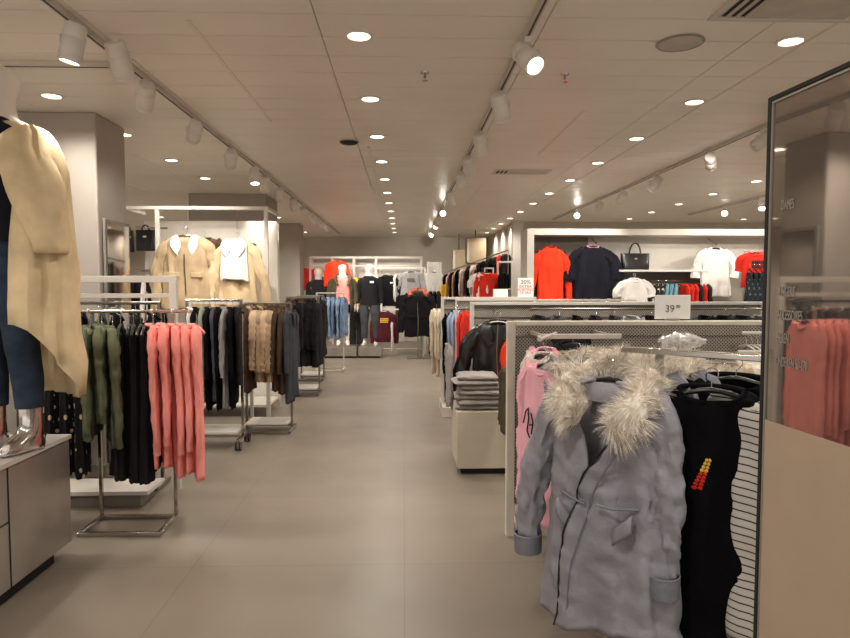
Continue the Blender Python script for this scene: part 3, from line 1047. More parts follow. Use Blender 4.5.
def rack(label, x0, x1, y, z, depth=.4, m='steel', base=True, casters=False, name='clothes_rack', shelf=None, front=0, ends=True, top_bar=True, post_r=.011, group=None):
    t = thing(name, label, 'clothes rack', ((x0 + x1) / 2, y, 0), 0, group)
    w = (x1 - x0) / 2
    d = depth / 2
    rl = MB().tube([(-w, 0, z), (w, 0, z)], .0125, 12)
    rl.build('hanging_rail', m, t)
    zb = .09 if casters else .015
    for s in (-1, 1):
        MB().box(s * (w - .012) - .013, s * (w - .012) + .013, -.013, .013, zb, z + .0).build('post', m, t, bevel=.003)
        if base:
            MB().box(s * (w - .012) - .014, s * (w - .012) + .014, -d, d, zb - .0, zb + .028).build('base_foot', m, t, bevel=.003)
        if casters:
            for e in (-1, 1):
                c = MB()
                cx, cy = s * (w - .012), e * (d - .03)
                for k in (-1, 1):
                    c.tube([(cx + k * .018 - .008, cy, .042), (cx + k * .018 + .008, cy, .042)], .042, 18)
                cc = c.build('caster', 'plastic_black', t)
                MB().box(cx - .006, cx + .006, cy - .03, cy + .02, .04, .095).tube([(cx - .03, cy, .042), (cx + .03, cy, .042)], .012, 10).build('fork', 'chrome', cc)
    if base:
        for e in ((-1, 1) if not casters else (0,)):
            MB().box(-w, w, e * (d - .012) - .012, e * (d - .012) + .012, zb, zb + .024).build('base_bar', m, t, bevel=.003)
    if shelf:
        MB().box(-w + .03, w - .03, -d + .03, d - .03, shelf, shelf + .022).build('base_shelf', 'white_panel', t, bevel=.003)
    return t


def frame_unit(name, label, cat, x0, x1, y, z, t_=.03, m='white_metal', bars=(), posts=(), depth=.0, z0=0.0, back=None, bp='white_panel', shelf=()):
    """upright tubular frame seen from the front, with optional depth, shelves and back panel"""
    t = thing(name, label, cat, ((x0 + x1) / 2, y, 0))
    w = (x1 - x0) / 2
    h = t_ / 2
    for k in (0, 1) if depth else (0,):
        yy = k * depth
        for x in [-w + h, w - h] + [p - (x0 + x1) / 2 for p in posts]:
            MB().box(x - h, x + h, yy - h, yy + h, z0, z).build('post', m, t, bevel=.003)
        MB().box(-w, w, yy - h, yy + h, z, z + t_).build('top_bar', m, t, bevel=.003)
        for b_ in bars:
            if k == 0:
                MB().box(-w + t_, w - t_, yy - h * .7, yy + h * .7, b_, b_ + t_ * .7).build('cross_bar', m, t, bevel=.003)
    if depth:
        for s in (-1, 1):
            MB().box(s * (w - h) - h, s * (w - h) + h, h, depth - h, z, z + t_).build('side_bar', m, t, bevel=.003)
    if back:
        MB().box(-w + t_, w - t_, depth + h, depth + h + .02, back[0], back[1]).build('back_panel', bp, t)
    for s in shelf:
        MB().box(-w + t_, w - t_, h if depth else -.2, depth + h if depth else .2, s, s + .025).build('shelf', 'white_panel', t, bevel=.003)
    return t


def row_of(keys, a, b_, rz, base, cat, side, group, jitter=.04, names=None, **kw):
    n = len(keys)
    for i, k in enumerate(keys):
        p = Vector(a).lerp(Vector(b_), i / max(1, n - 1))
        nm = (names or {}).get(k, base)
        lab = f'{nm}, {ORD[i]} from the {side}'
        put(k, p, rz + random.uniform(-jitter, jitter) + (PI if random.random() < .0 else 0), lab, cat[k] if isinstance(cat, dict) else cat, group, zs=random.uniform(.97, 1.03), **kw)


# ---- front left rack
RZ = PI / 2  # garment fronts face +X, shoulders lie along Y
x_at = lambda px, Y: at(px, 300, Y).x
t = thing('clothes_rack', 'chrome clothes rack with low floor frame holding green, black and coral pink clothes', 'clothes rack', (0, 0, 0))
bx0, bx1 = -2.08, at(161, 537, 4.06).x
rx0, rx1 = -2.55, x_at(191, 4.2)
MB().tube([(rx0, 4.2, 1.43), (rx1, 4.2, 1.43)], .011, 12).build('hanging_rail', 'chrome', t)
MB().box(bx0, bx1, 4.05, 4.075, .002, .03).box(bx0, bx1, 4.36, 4.385, .002, .03).box(bx1 - .025, bx1, 4.075, 4.36, .002, .03).box(bx0, bx0 + .025, 4.075, 4.36, .002, .03).build('base_frame', 'chrome', t, bevel=.003)
for x in (bx0 + .012, bx1 - .012):
    MB().box(x - .011, x + .011, 4.363, 4.385, .03, 1.43).build('post', 'chrome', t, bevel=.002)
    MB().box(x - .008, x + .008, 4.21, 4.363, 1.418, 1.434).build('arm', 'chrome', t)
for px in (88, 122, 152, 172, 189):
    x = x_at(px, 4.2)
    MB().tube([(x - .004, 4.2, 1.43), (x + .004, 4.2, 1.43)], .017, 12).build('stop_ring', 'white_metal', t)
G1L = 'clothes on the front left rack'
for i, px in enumerate((50, 62, 74)):
    put('floral', (x_at(px, 4.2), 4.22, 1.41), RZ + .3 + .1 * i, f'black dress with cream flowers, {ORD[i]} from the left behind the plinth', 'dress', 'floral dresses on the front left rack')
for i, px in enumerate((90, 101, 112)):
    put('green', (x_at(px, 4.2), 4.2, 1.40), RZ + .30 + .08 * i, f'moss green knit cardigan, {ORD[i]} from the left on the front left rack', 'cardigan', 'green cardigans on the front left rack', zs=(1.05, .9, 1.12)[i])
for i, px in enumerate((120, 127, 133, 139, 145, 151)):
    put('bdress' if i % 2 else 'bdress2', (x_at(px, 4.2), 4.2 + .02 * (i % 2), 1.41), RZ + .32 + random.uniform(-.08, .08), f'black slip dress, {ORD[i]} from the left between green and pink knits', 'dress', 'black dresses on the front left rack', zs=random.uniform(.97, 1.04))
for i, px in enumerate((153, 164, 175, 185, 196)):
    put('pink_tag' if i == 0 else 'pink', (x_at(px, 4.2), 4.2, 1.41), RZ + (.36, .33, .38, .34, .30)[i], f'coral pink knit cardigan, {ORD[i]} from the left on the front left rack', 'cardigan', 'coral pink cardigans on the front left rack', zs=(1.05, 1.0, 1.07, 1.04, 1.09)[i])

# ---- white framed gondola behind it
frame_unit('display_stand', 'white metal display frame behind the front left rack', 'display frame', -3.4, x_at(188, 5.25), 5.0, 1.62, .05, bars=(1.5,), depth=.0, z0=0)
t = thing('low_shelf', 'low white base shelf behind the black and pink clothes', 'shelf', (-2.45, 4.72, 0))
MB().box(-.55, .62, -.16, .16, .1, .13).build('board', 'white_panel', t, bevel=.003)
MB().box(-.5, .55, -.12, .12, 0, .1).build('plinth', 'grey_panel', t)
row_of(['dgcard', 'btop', 'bcard', 'btop', 'dgcard', 'bcard', 'btop', 'bcard'], (-2.95, 5.06, 1.44), (-1.95, 5.06, 1.44), RZ + .3, 'dark top hanging behind the front left rack', 'top', 'left', 'dark clothes behind the front left rack')
rack('steel rail of dark tops behind the front left rack', -3.3, -1.9, 5.06, 1.46, .3, m='steel', name='clothes_rail')

# ---- rolling rack
xa, xb = x_at(184, 6.3), x_at(241, 6.3)
rack('chrome rolling rack on castors with black and grey knitwear', xa, xb, 6.35, 1.45, .42, m='chrome', casters=True, shelf=.16, name='rolling_rack')
keysR = ['wtop', 'bcard', 'gncard', 'bcard', 'dgcard', 'bcard', 'gcard', 'bcard', 'btop']
NM = {'wtop': 'white top on the rolling rack', 'bcard': 'long black cardigan on the rolling rack', 'gncard': 'pale green grey cardigan on the rolling rack', 'dgcard': 'dark grey cardigan on the rolling rack', 'gcard': 'long light grey cardigan on the rolling rack', 'btop': 'black top on the rolling rack'}
row_of(keysR, (xa + .06, 6.35, 1.44), (xb - .04, 6.35, 1.44), RZ + .15, 'knit', 'cardigan', 'left', 'knitwear on the rolling rack', names=NM, jitter=.1)

# ---- tan and brown jackets
xa, xb = x_at(243, 6.95), x_at(291, 6.95)
rack('steel rack of camel and brown winter jackets', xa, xb, 7.0, 1.40, .4, m='steel', shelf=.1)
NM = {'camel': 'camel padded jacket', 'camelf': 'sand padded jacket with brown fur hood', 'brownc': 'brown coat with fur hood', 'bgcoat': 'blue grey wool coat', 'dtrous': 'dark trousers'}
row_of(['brownc', 'camel', 'camelf', 'camel', 'camelf', 'brownc', 'brownc', 'bgcoat'], (xa + .05, 7.0, 1.39), (xb - .01, 7.0, 1.39), RZ + .05, 'jacket', 'jacket', 'left, camel and brown row', 'jackets on the camel and brown rack', names=NM, jitter=.15)
# ---- black parkas
xa, xb = x_at(286, 9.3), x_at(319, 9.3)
rack('steel rack of black hooded parkas', xa, xb, 9.35, 1.42, .45, m='steel', shelf=.1)
NM = {'bgcoat': 'blue grey wool coat among parkas', 'bparka': 'black parka with brown fur hood', 'bparka2': 'plain black padded parka'}
row_of(['bgcoat', 'bparka', 'bparka2', 'bparka', 'bparka2', 'bparka2'], (xa + .04, 9.3, 1.41), (xb - .03, 9.3, 1.41), RZ, 'parka', 'parka', 'left on the parka rack', 'parkas on the black parka rack', names=NM, jitter=.15)
xa, xb = x_at(300, 10.8), x_at(324, 10.8)
rack('steel rack of black coats behind the parkas', xa, xb, 10.8, 1.42, .45, m='steel', shelf=.1)
row_of(['bparka', 'bparka2', 'olivec', 'bparka2'], (xa + .04, 10.8, 1.41), (xb - .03, 10.8, 1.41), RZ, 'dark coat behind the black parkas', 'coat', 'left', 'dark coats behind the parkas', jitter=.1)
# ---- denim jackets
xa, xb = x_at(316, 12), x_at(344, 12)
rack('white metal rack of blue denim jackets', xa, xb, 12, 1.45, .45, m='white_metal')
NM = {'denjd': 'dark denim jacket', 'denj': 'mid blue denim jacket', 'denj2': 'washed light denim jacket'}
row_of(['denjd', 'denj', 'denj2', 'denj', 'denj2', 'denj'], (xa + .06, 12, 1.44), (xb, 12, 1.44), RZ, 'denim', 'jacket', 'left on the denim rack', 'denim jackets on the white rack', names=NM, jitter=.15, zs=1.15) if False else None
for i, k in enumerate(['denjd', 'denj', 'denj2', 'denj', 'denj2', 'denj']):
    put(k, (lerp(xa + .06, xb, i / 5), 12, 1.44), RZ + random.uniform(-.15, .15), f'{NM[k]}, {ORD[i]} from the left on the denim rack', 'jacket', 'denim jackets on the white rack', zs=1.2)


# ------------------------------------------------------------------ lit parka display on the left
YD = 7.75
x0, x1 = at(122, 250, YD).x, at(269, 250, YD).x
zt = at(200, 209, YD).z
t = thing('lit_display_unit', 'tall white framed display unit with lit white back panel, left of the aisle', 'display unit', ((x0 + x1) / 2, YD, 0))
w = (x1 - x0) / 2
for px in (123.5, 158, 266.5):
    x = at(px, 250, YD).x - (x0 + x1) / 2
    MB().box(x - .022, x + .022, -.022, .022, 0, zt).build('post', 'white_metal', t, bevel=.003)
MB().box(-w, w, -.025, .025, zt - .01, zt + .03).build('top_bar', 'white_metal', t, bevel=.003)
for s in (-1, 1):
    MB().box(s * (w - .02) - .02, s * (w - .02) + .02, .02, .62, zt - .01, zt + .03).build('side_bar', 'white_metal', t, bevel=.003)
MB().box(-w + .02, w - .02, .62, .66, .1, zt - .08).build('back_panel', 'white_panel', t)
MB().box(-w + .03, w - .03, .0, .6, .12, .15).build('base_shelf', 'white_panel', t, bevel=.003)
MB().tube([(-w + .04, .3, at(140, 227, 8.0).z), (at(166, 228, 8.0).x - (x0 + x1) / 2, .3, at(166, 228, 8.0).z)], .012).build('short_rail', 'chrome', t)
MB().tube([(-w + .04, .3, 1.78), (at(160, 228, 8.0).x - (x0 + x1) / 2, .3, 1.78)], .012).build('lower_rail', 'chrome', t)
for px in (187, 237):
    p = at(px, 230, YD)
    MB().tube([(p.x - (x0 + x1) / 2, 0, zt), (p.x - (x0 + x1) / 2, 0, p.z + .01)], .003, 6).build('hanging_wire', 'chrome', t)
p = at(187, 228, YD)
put('sheep', (p.x, YD - .04, p.z), .12, 'khaki aviator jacket with wide cream lapels hanging in the lit display', 'jacket', None, scale=1.28, hm='chrome')
p = at(238, 233, YD)
put('beigek', (p.x, YD - .03, p.z), -.05, 'open beige cardigan over a white top in the lit display', 'cardigan', None, scale=1.18)
put('wblouse', (p.x - .01, YD - .13, p.z), -.05, 'bright white top worn inside the hanging beige cardigan', 'top', None, scale=1.15, hang_=False)
spec('dkjkt2', top_garment, 'brown_jacket', 'brown', L=.66, sh=.2, th=.06, sl=.55, seed=66, crease=.014)
p = at(204, 232, 8.05)
put('dkjkt2', (p.x, 8.05, p.z), -.4, 'brown jacket half hidden behind the khaki aviator jacket', 'jacket', None, scale=1.2)


def bag(label, loc, w, h, d, m='leather', rz=0, handle=.1, cat='handbag'):
    t = thing('handbag', label, cat, loc, rz)
    r = []
    for z, k, dd in ((0, .93, 1), (.02, 1, 1.05), (h * .5, 1.02, .8), (h, 1.06, .25), (h - .005, 1.03, .2)):
        r.append([(w * k * sgnp(math.cos(2 * PI * q / 28), .35), d * dd * sgnp(math.sin(2 * PI * q / 28), .5), z) for q in range(28)])
    MB().loft(r, cap0=True).build('body', m, t)
    for s in (-1, 1):
        pts = [(w * .42 * math.cos(a), s * d * .25, h - .03 + (handle + .03) * math.sin(a)) for a in [PI * k / 12 for k in range(13)]]
        MB().tube(pts, .006, 8).build('handle', m, t)
    MB().box(-.022, .022, -d * .62 - .006, -d * .62 + .004, h * .62, h * .72).build('clasp', 'chrome', t, bevel=.002)
    return t


p = at(146, 251, 8.05)
bag('black leather bag hanging in the left of the lit display', (p.x, 8.05, p.z), .11, .26, .05, handle=.06)
p = at(128, 252, 8.05)
bag('narrow black bag hanging at the far left of the lit display', (p.x, 8.07, p.z), .06, .27, .05, handle=.05, rz=.8)
row_of(['btop', 'gncard', 'btop', 'bcard', 'btop', 'wtop'], (x0 + .1, 7.3, 1.77), (at(156, 250, 7.3).x, 7.3, 1.77), RZ, 'dark top under the bags in the lit display', 'top', 'left', 'tops under the bags in the lit display', zs=1) if False else None
for i, k in enumerate(['btop', 'bcard', 'btop', 'bcard', 'btop', 'wtop', 'btop']):
    put(k, (lerp(x0 + .1, at(152, 250, 8.05).x, i / 6), 8.05, 1.77), RZ + random.uniform(-.2, .2), ('white' if k == 'wtop' else 'black') + f' top, {ORD[i]} from the left below the display bags', 'top', 'tops below the display bags')
# short rails that stand in front of the lit display
frame_unit('garment_stand', 'low white frame rail in front of the lit parka display', 'clothes rack', at(188, 300, 7.35).x, at(252, 300, 7.35).x, 7.35, at(220, 304, 7.35).z, .035)
frame_unit('display_stand', 'narrow white frame at the right end of the lit display', 'display frame', at(270, 250, 8.6).x, at(279, 250, 8.6).x, 8.6, at(275, 225, 8.6).z, .025, bars=(1.5, 1.8, 2.05))

# ------------------------------------------------------------------ plinth with the near mannequin
t = thing('display_plinth', 'large brushed grey display plinth at the lower left', 'plinth', (-2.95, 2.9, 0))
MB().box(-1.0, 1.0, -1.0, .85, .1, .705).build('carcass', 'plinth', t, bevel=.004)
MB().box(-1.01, 1.01, -1.01, .86, .707, .732).build('top_board', 'plinth_top', t, bevel=.003)
MB().box(-.93, .93, -.93, .78, 0, .098).build('kick_plate', 'dark', t)
MB().box(1.0, 1.005, -.98, .26, .43, .436).build('drawer_gap', 'dark', t)
MB().box(1.0, 1.004, .262, .268, .1, .705).build('panel_gap', 'dark', t)


def skin_body(H, arms='down', leg_gap=1.0):
    V, E, Rr = [], [], []

    def add(p, r, par=None, x=1):
        V.append((p[0] * H, p[1] * H, p[2] * H))
        Rr.append((r * H, (r if x == 1 else x) * H))
        if par is not None:
            E.append((par, len(V) - 1))
        return len(V) - 1
    pel = add((0, 0, .52), .068, None, .056)
    wa = add((0, 0, .62), .054, pel, .045)
    ch = add((0, -.004, .73), .068, wa, .052)
    nb = add((0, 0, .815), .040, ch, .036)
    nk = add((0, .002, .852), .034, nb)
    jw = add((0, -.008, .89), .044, nk)
    hd = add((0, -.004, .935), .060, jw, .068)
    cr = add((0, .002, .972), .046, hd)
    for s in (-1, 1):
        sh = add((s * .092, 0, .795), .030, nb)
        el = add((s * .128, .012, .64), .021, sh)
        wr = add((s * .142, -.02, .505), .014, el)
        pa = add((s * .143, -.028, .468), .016, wr, .009)
        for k, ln in ((-1.5, .040), (-.5, .046), (.5, .044), (1.5, .036)):
            f1 = add((s * .143, -.028 + k * .0075, .445), .0050, pa)
            f2 = add((s * .1425, -.031 + k * .0075, .445 - ln * .5), .0046, f1)
            add((s * .139, -.033 + k * .0075, .445 - ln * .9), .0036, f2)
        th1 = add((s * .137, -.042, .470), .0052, pa)
        add((s * .134, -.048, .447), .0044, th1)
        hp = add((s * .048, 0, .475), .052, pel)
        kn = add((s * .052 * leg_gap, -.006, .275), .031, hp)
        cf = add((s * .054 * leg_gap, .008, .19), .030, kn)
        an = add((s * .055 * leg_gap, .012, .045), .019, cf)
        add((s * .060 * leg_gap, -.045, .020), .018, an, .014)
        add((s * .063 * leg_gap, -.085, .014), .014, len(V) - 1, .010)
    me = bpy.data.meshes.new('body')
    me.from_pydata(V, E, [])
    o = bpy.data.objects.new('body', me)
    COL.objects.link(o)
    md = o.modifiers.new('skin', 'SKIN')
    md.use_smooth_shade = True
    for i, sv in enumerate(me.skin_vertices[0].data):
        sv.radius = Rr[i]
    me.skin_vertices[0].data[0].use_root = True
    s2 = o.modifiers.new('s', 'SUBSURF')
    s2.levels = s2.render_levels = 2
    bpy.context.view_layer.update()
    dg = bpy.context.evaluated_depsgraph_get()
    nm = bpy.data.meshes.new_from_object(o.evaluated_get(dg))
    bpy.data.objects.remove(o)
    # a face : nose, brow and chin on the smooth head
    for v in nm.vertices:
        z = v.co.z / H
        x = v.co.x / H
        y = v.co.y / H
        if z > .86 and y < -.02:
            nose = math.exp(-(x / .007) ** 2) * math.exp(-((z - .915) / .014) ** 2) * .016
            brow = math.exp(-(x / .03) ** 2) * math.exp(-((z - .938) / .008) ** 2) * .004
            eye = -math.exp(-((abs(x) - .018) / .009) ** 2) * math.exp(-((z - .932) / .007) ** 2) * .006
            lips = math.exp(-(x / .012) ** 2) * math.exp(-((z - .893) / .006) ** 2) * .006
            v.co.y -= (nose + brow + eye + lips) * H
    nm.materials.clear()
    nm.materials.append(M['mannequin'])
    return nm


def leg_cloth(t, H, m, z_lo, z_hi=.52, r=1.16, gap=1.0, name='trousers'):
    J = [(.048, 0, .50, .058), (.050, -.003, .40, .050), (.052, -.006, .275, .036), (.054, .006, .19, .034), (.055, .012, .045, .026)]
    mb = MB()
    hip = []
    for z, a, b_ in ((.60, .078, .058), (.56, .088, .064), (.52, .098, .070), (.485, .104, .070), (.465, .104, .068)):
        hip.append([(a * H * math.cos(2 * PI * k / 28), b_ * H * math.sin(2 * PI * k / 28), z * H) for k in range(28)])
    mb.loft(hip)
    for s in (-1, 1):
        rings = []
        for j in range(22):
            z = lerp(.49, z_lo, j / 21)
            for q in range(len(J) - 1):
                if J[q][2] >= z >= J[q + 1][2] or q == len(J) - 2 or z > J[0][2]:
                    f = max(0, min(1, (J[q][2] - z) / (J[q][2] - J[q + 1][2])))
                    x, y, rr = [lerp(J[q][e], J[q + 1][e], f) for e in (0, 1, 3)]
                    break
            rings.append([((s * x * gap + rr * r * math.cos(g) * .9) * H, (y + rr * r * math.sin(g)) * H + .004 * noise.noise(Vector((g, z * 40, s))), z * H) for g in [2 * PI * k / 20 for k in range(20)]])
        mb.loft(rings)
    mb.build(name, m, t)


def torso_cloth(t, H, m, z_lo=.5, sleeve=True, loose=1.15, name='top', neck=.045, seed=1):
    prof = [(.838, .045, .040), (.825, .065, .046), (.812, .09, .05), (.79, .108, .056), (.74, .106, .064), (.66, .092, .062), (.60, .094, .064), (z_lo, .105, .074)]
    r = []
    for z, a, b_ in prof:
        r.append([((a * loose * sgnp(math.cos(g), .9) + .003 * math.sin(5 * g + z * 30)) * H, (b_ * loose * math.sin(g) + .003 * math.sin(7 * g + z * 20)) * H, z * H) for g in [2 * PI * k / 40 for k in range(40)]])
    MB().loft(r).build(name, m, t)
    if sleeve:
        for s in (-1, 1):
            MB().loft([[(s * x * H + rr * H * math.cos(g), y * H + rr * H * math.sin(g) + .005 * noise.noise(Vector((g * 2, z * 30, s))), (z + .012 * math.cos(g) * s * (z > .78)) * H) for g in [2 * PI * k / 16 for k in range(16)]] for x, y, z, rr in
                       [(.085, 0, .805, .034), (.105, 0, .78, .040), (.118, .006, .70, .036), (.130, .012, .64, .032), (.137, -.004, .57, .028), (.142, -.02, .51, .023)]]).build('sleeve', m, t)


def mannequin(label, loc, rz, H, gap=1.0):
    t = thing('mannequin', label, 'mannequin', loc, rz)
    o = bpy.data.objects.new('body', skin_body(H, leg_gap=gap))
    COL.objects.link(o)
    o.parent = t
    return t


MH = 2.05
mp = at(10, 440, 3.42)
mt = mannequin('white mannequin with beige coat over its shoulders, black top, jeans and silver boots', (mp.x, 3.42, .732), R(-14), MH)
torso_cloth(mt, MH, 'navy', .53, sleeve=False, loose=1.02, name='black_top')
leg_cloth(mt, MH, 'denim_dk', .11, name='jeans')
for s in (-1, 1):      # ankle boots with block heel
    bx = s * .057 * MH
    r = []
    for z, cx, cy, a, b_ in ((.25, 0, .02, .052, .062), (.2, 0, .02, .05, .06), (.14, 0, .02, .048, .06), (.10, 0, .01, .050, .075), (.07, 0, -.02, .052, .11), (.045, 0, -.035, .054, .135), (.022, 0, -.04, .053, .145), (.012, 0, -.04, .05, .14)):
        r.append([(bx + a * sgnp(math.cos(g), .9), cy + b_ * math.sin(g), z) for g in [2 * PI * k / 24 for k in range(24)]])
    bo = MB().loft(r, cap1=True).build('ankle_boot', 'silver', mt)
    MB().lathe([(.03, .0), (.034, .05), (.04, .07)], 16, c=(bx, .065, 0)).build('heel', 'silver', bo)
# the coat draped over the shoulders
rings = []
CZ = [(.822, .055, .05), (.817, .085, .060), (.806, .110, .068), (.782, .130, .078), (.745, .152, .088), (.70, .172, .100), (.62, .180, .110), (.54, .182, .118), (.46, .182, .122), (.38, .182, .126), (.30, .180, .128), (.22, .180, .132), (.13, .184, .136)]
nA = 60
for i, (z, a, b_) in enumerate(CZ):
    ring = []
    for k in range(nA):
        u = k / (nA - 1)
        g = R(lerp(-41 - 11 * ssm((.8 - z) / .25), 223, u))
        e = min(u, 1 - u) * 2            # 0 at the front edges, 1 at the back
        hem = lerp(.33, .13, ssm(e * 1.7))
        zz = z if z > .5 else lerp(.54, hem, (.54 - z) / (.54 - .13))
        f = (.010 * math.sin(9 * g + z * 3) + .006 * math.sin(17 * g)) * ssm((.8 - z) / .4)
        nn = .012 * noise.noise(Vector((g * 2, z * 14, 3))) + .016 * noise.noise(Vector((g * 5, z * 3, 7))) + .006 * noise.noise(Vector((g * 9, z * 30, 1)))
        ring.append(((a + f + nn) * math.cos(g) * MH, (b_ + f + nn) * math.sin(g) * MH, zz * MH))
    rings.append(ring)
MB().loft(rings, closed=False).build('beige_coat', 'beige', mt, solid=.012)
for s in (-1, 1):
    r = []
    for j in range(18):
        q = j / 17
        cx = s * lerp(.098, .168, ssm(q * 1.3)) * MH
        cy = (-.02 - .030 * math.sin(q * 2.6)) * MH
        zz = lerp(.805, .50, q) * MH
        rr = (.040 + .022 * math.sin(PI * min(1, q * 1.05))) * MH * (.6 if j == 0 else 1)
        r.append([(cx + rr * .8 * math.cos(g) + .030 * noise.noise(Vector((g * 1.1, zz * 5, s))), cy + rr * math.sin(g) + .030 * noise.noise(Vector((g * 1.1, zz * 5, s + 9))), zz + .02 * math.cos(g) * s * (1 - q)) for g in [2 * PI * k / 24 for k in range(24)]])
    MB().loft(r, cap0=True).build('coat_sleeve', 'beige', mt, solid=.008)

# ------------------------------------------------------------------ right side: front gondola
YG = 4.0
gx0, gz = at(507, 319, YG).x, at(508, 321, YG).z
gx1 = 3.4
t = thing('perforated_gondola', 'cream metal gondola with perforated back panel behind the grey parkas', 'shelving unit', (gx0, YG, 0))
W = gx1 - gx0
MB().box(0, .05, -.03, .03, 0, gz).build('end_post', 'gondola', t, bevel=.003)
for x in (1.15, 2.3):
    MB().box(x - .02, x + .02, -.015, .03, 0, gz - .05).build('upright', 'gondola', t, bevel=.003)
MB().box(.05, W, -.045, .045, gz - .028, gz).build('top_rail', 'gondola', t, bevel=.004)
MB().box(.05, W, -.03, -.02, gz - .09, gz - .03).build('perforated_strip', 'perf', t)
MB().box(.05, W, .0, .012, .2, gz - .03).build('back_panel', 'perf', t)
MB().box(.06, W, -.03, .12, .0, .08).build('base', 'gondola', t, bevel=.004)
# face-out rail
a = at(541, 334, 3.62)
c = at(621, 336, 3.62)
t = thing('face_out_rail', 'short white hanging rail bracketed off the perforated panel', 'clothes rail', (a.x, 3.62, a.z))
MB().box(0, c.x - a.x, -.012, .012, -.028, 0).build('bar', 'white_metal', t, bevel=.003)
for x in (.01, .41):
    MB().box(x - .008, x + .008, .012, .36, -.024, -.004).build('arm', 'grey_metal', t)
# wide rail of the front rack
rz_ = 1.335
ra, rb = at(622, 350, 2.62), Vector((1.45, 2.12, 0))
t = thing('clothes_rack', 'chrome clothes rack carrying the grey parkas and black dresses', 'clothes rack', (ra.x, 2.62, 0), math.atan2(rb.y - 2.62, rb.x - ra.x))
LL = math.hypot(rb.y - 2.62, rb.x - ra.x)
MB().box(0, LL, -.02, .02, rz_ - .012, rz_ + .012).build('hanging_rail', 'chrome', t, bevel=.004)
for x in (.14, LL - .03):
    MB().box(x - .014, x + .014, .03, .058, .02, rz_ + .0).build('post', 'steel', t, bevel=.002)
    MB().box(x - .014, x + .014, -.02, .4, .0, .022).build('foot', 'steel', t, bevel=.002)
MB().box(.14, LL - .03, .036, .052, .02, .04).build('base_bar', 'steel', t)


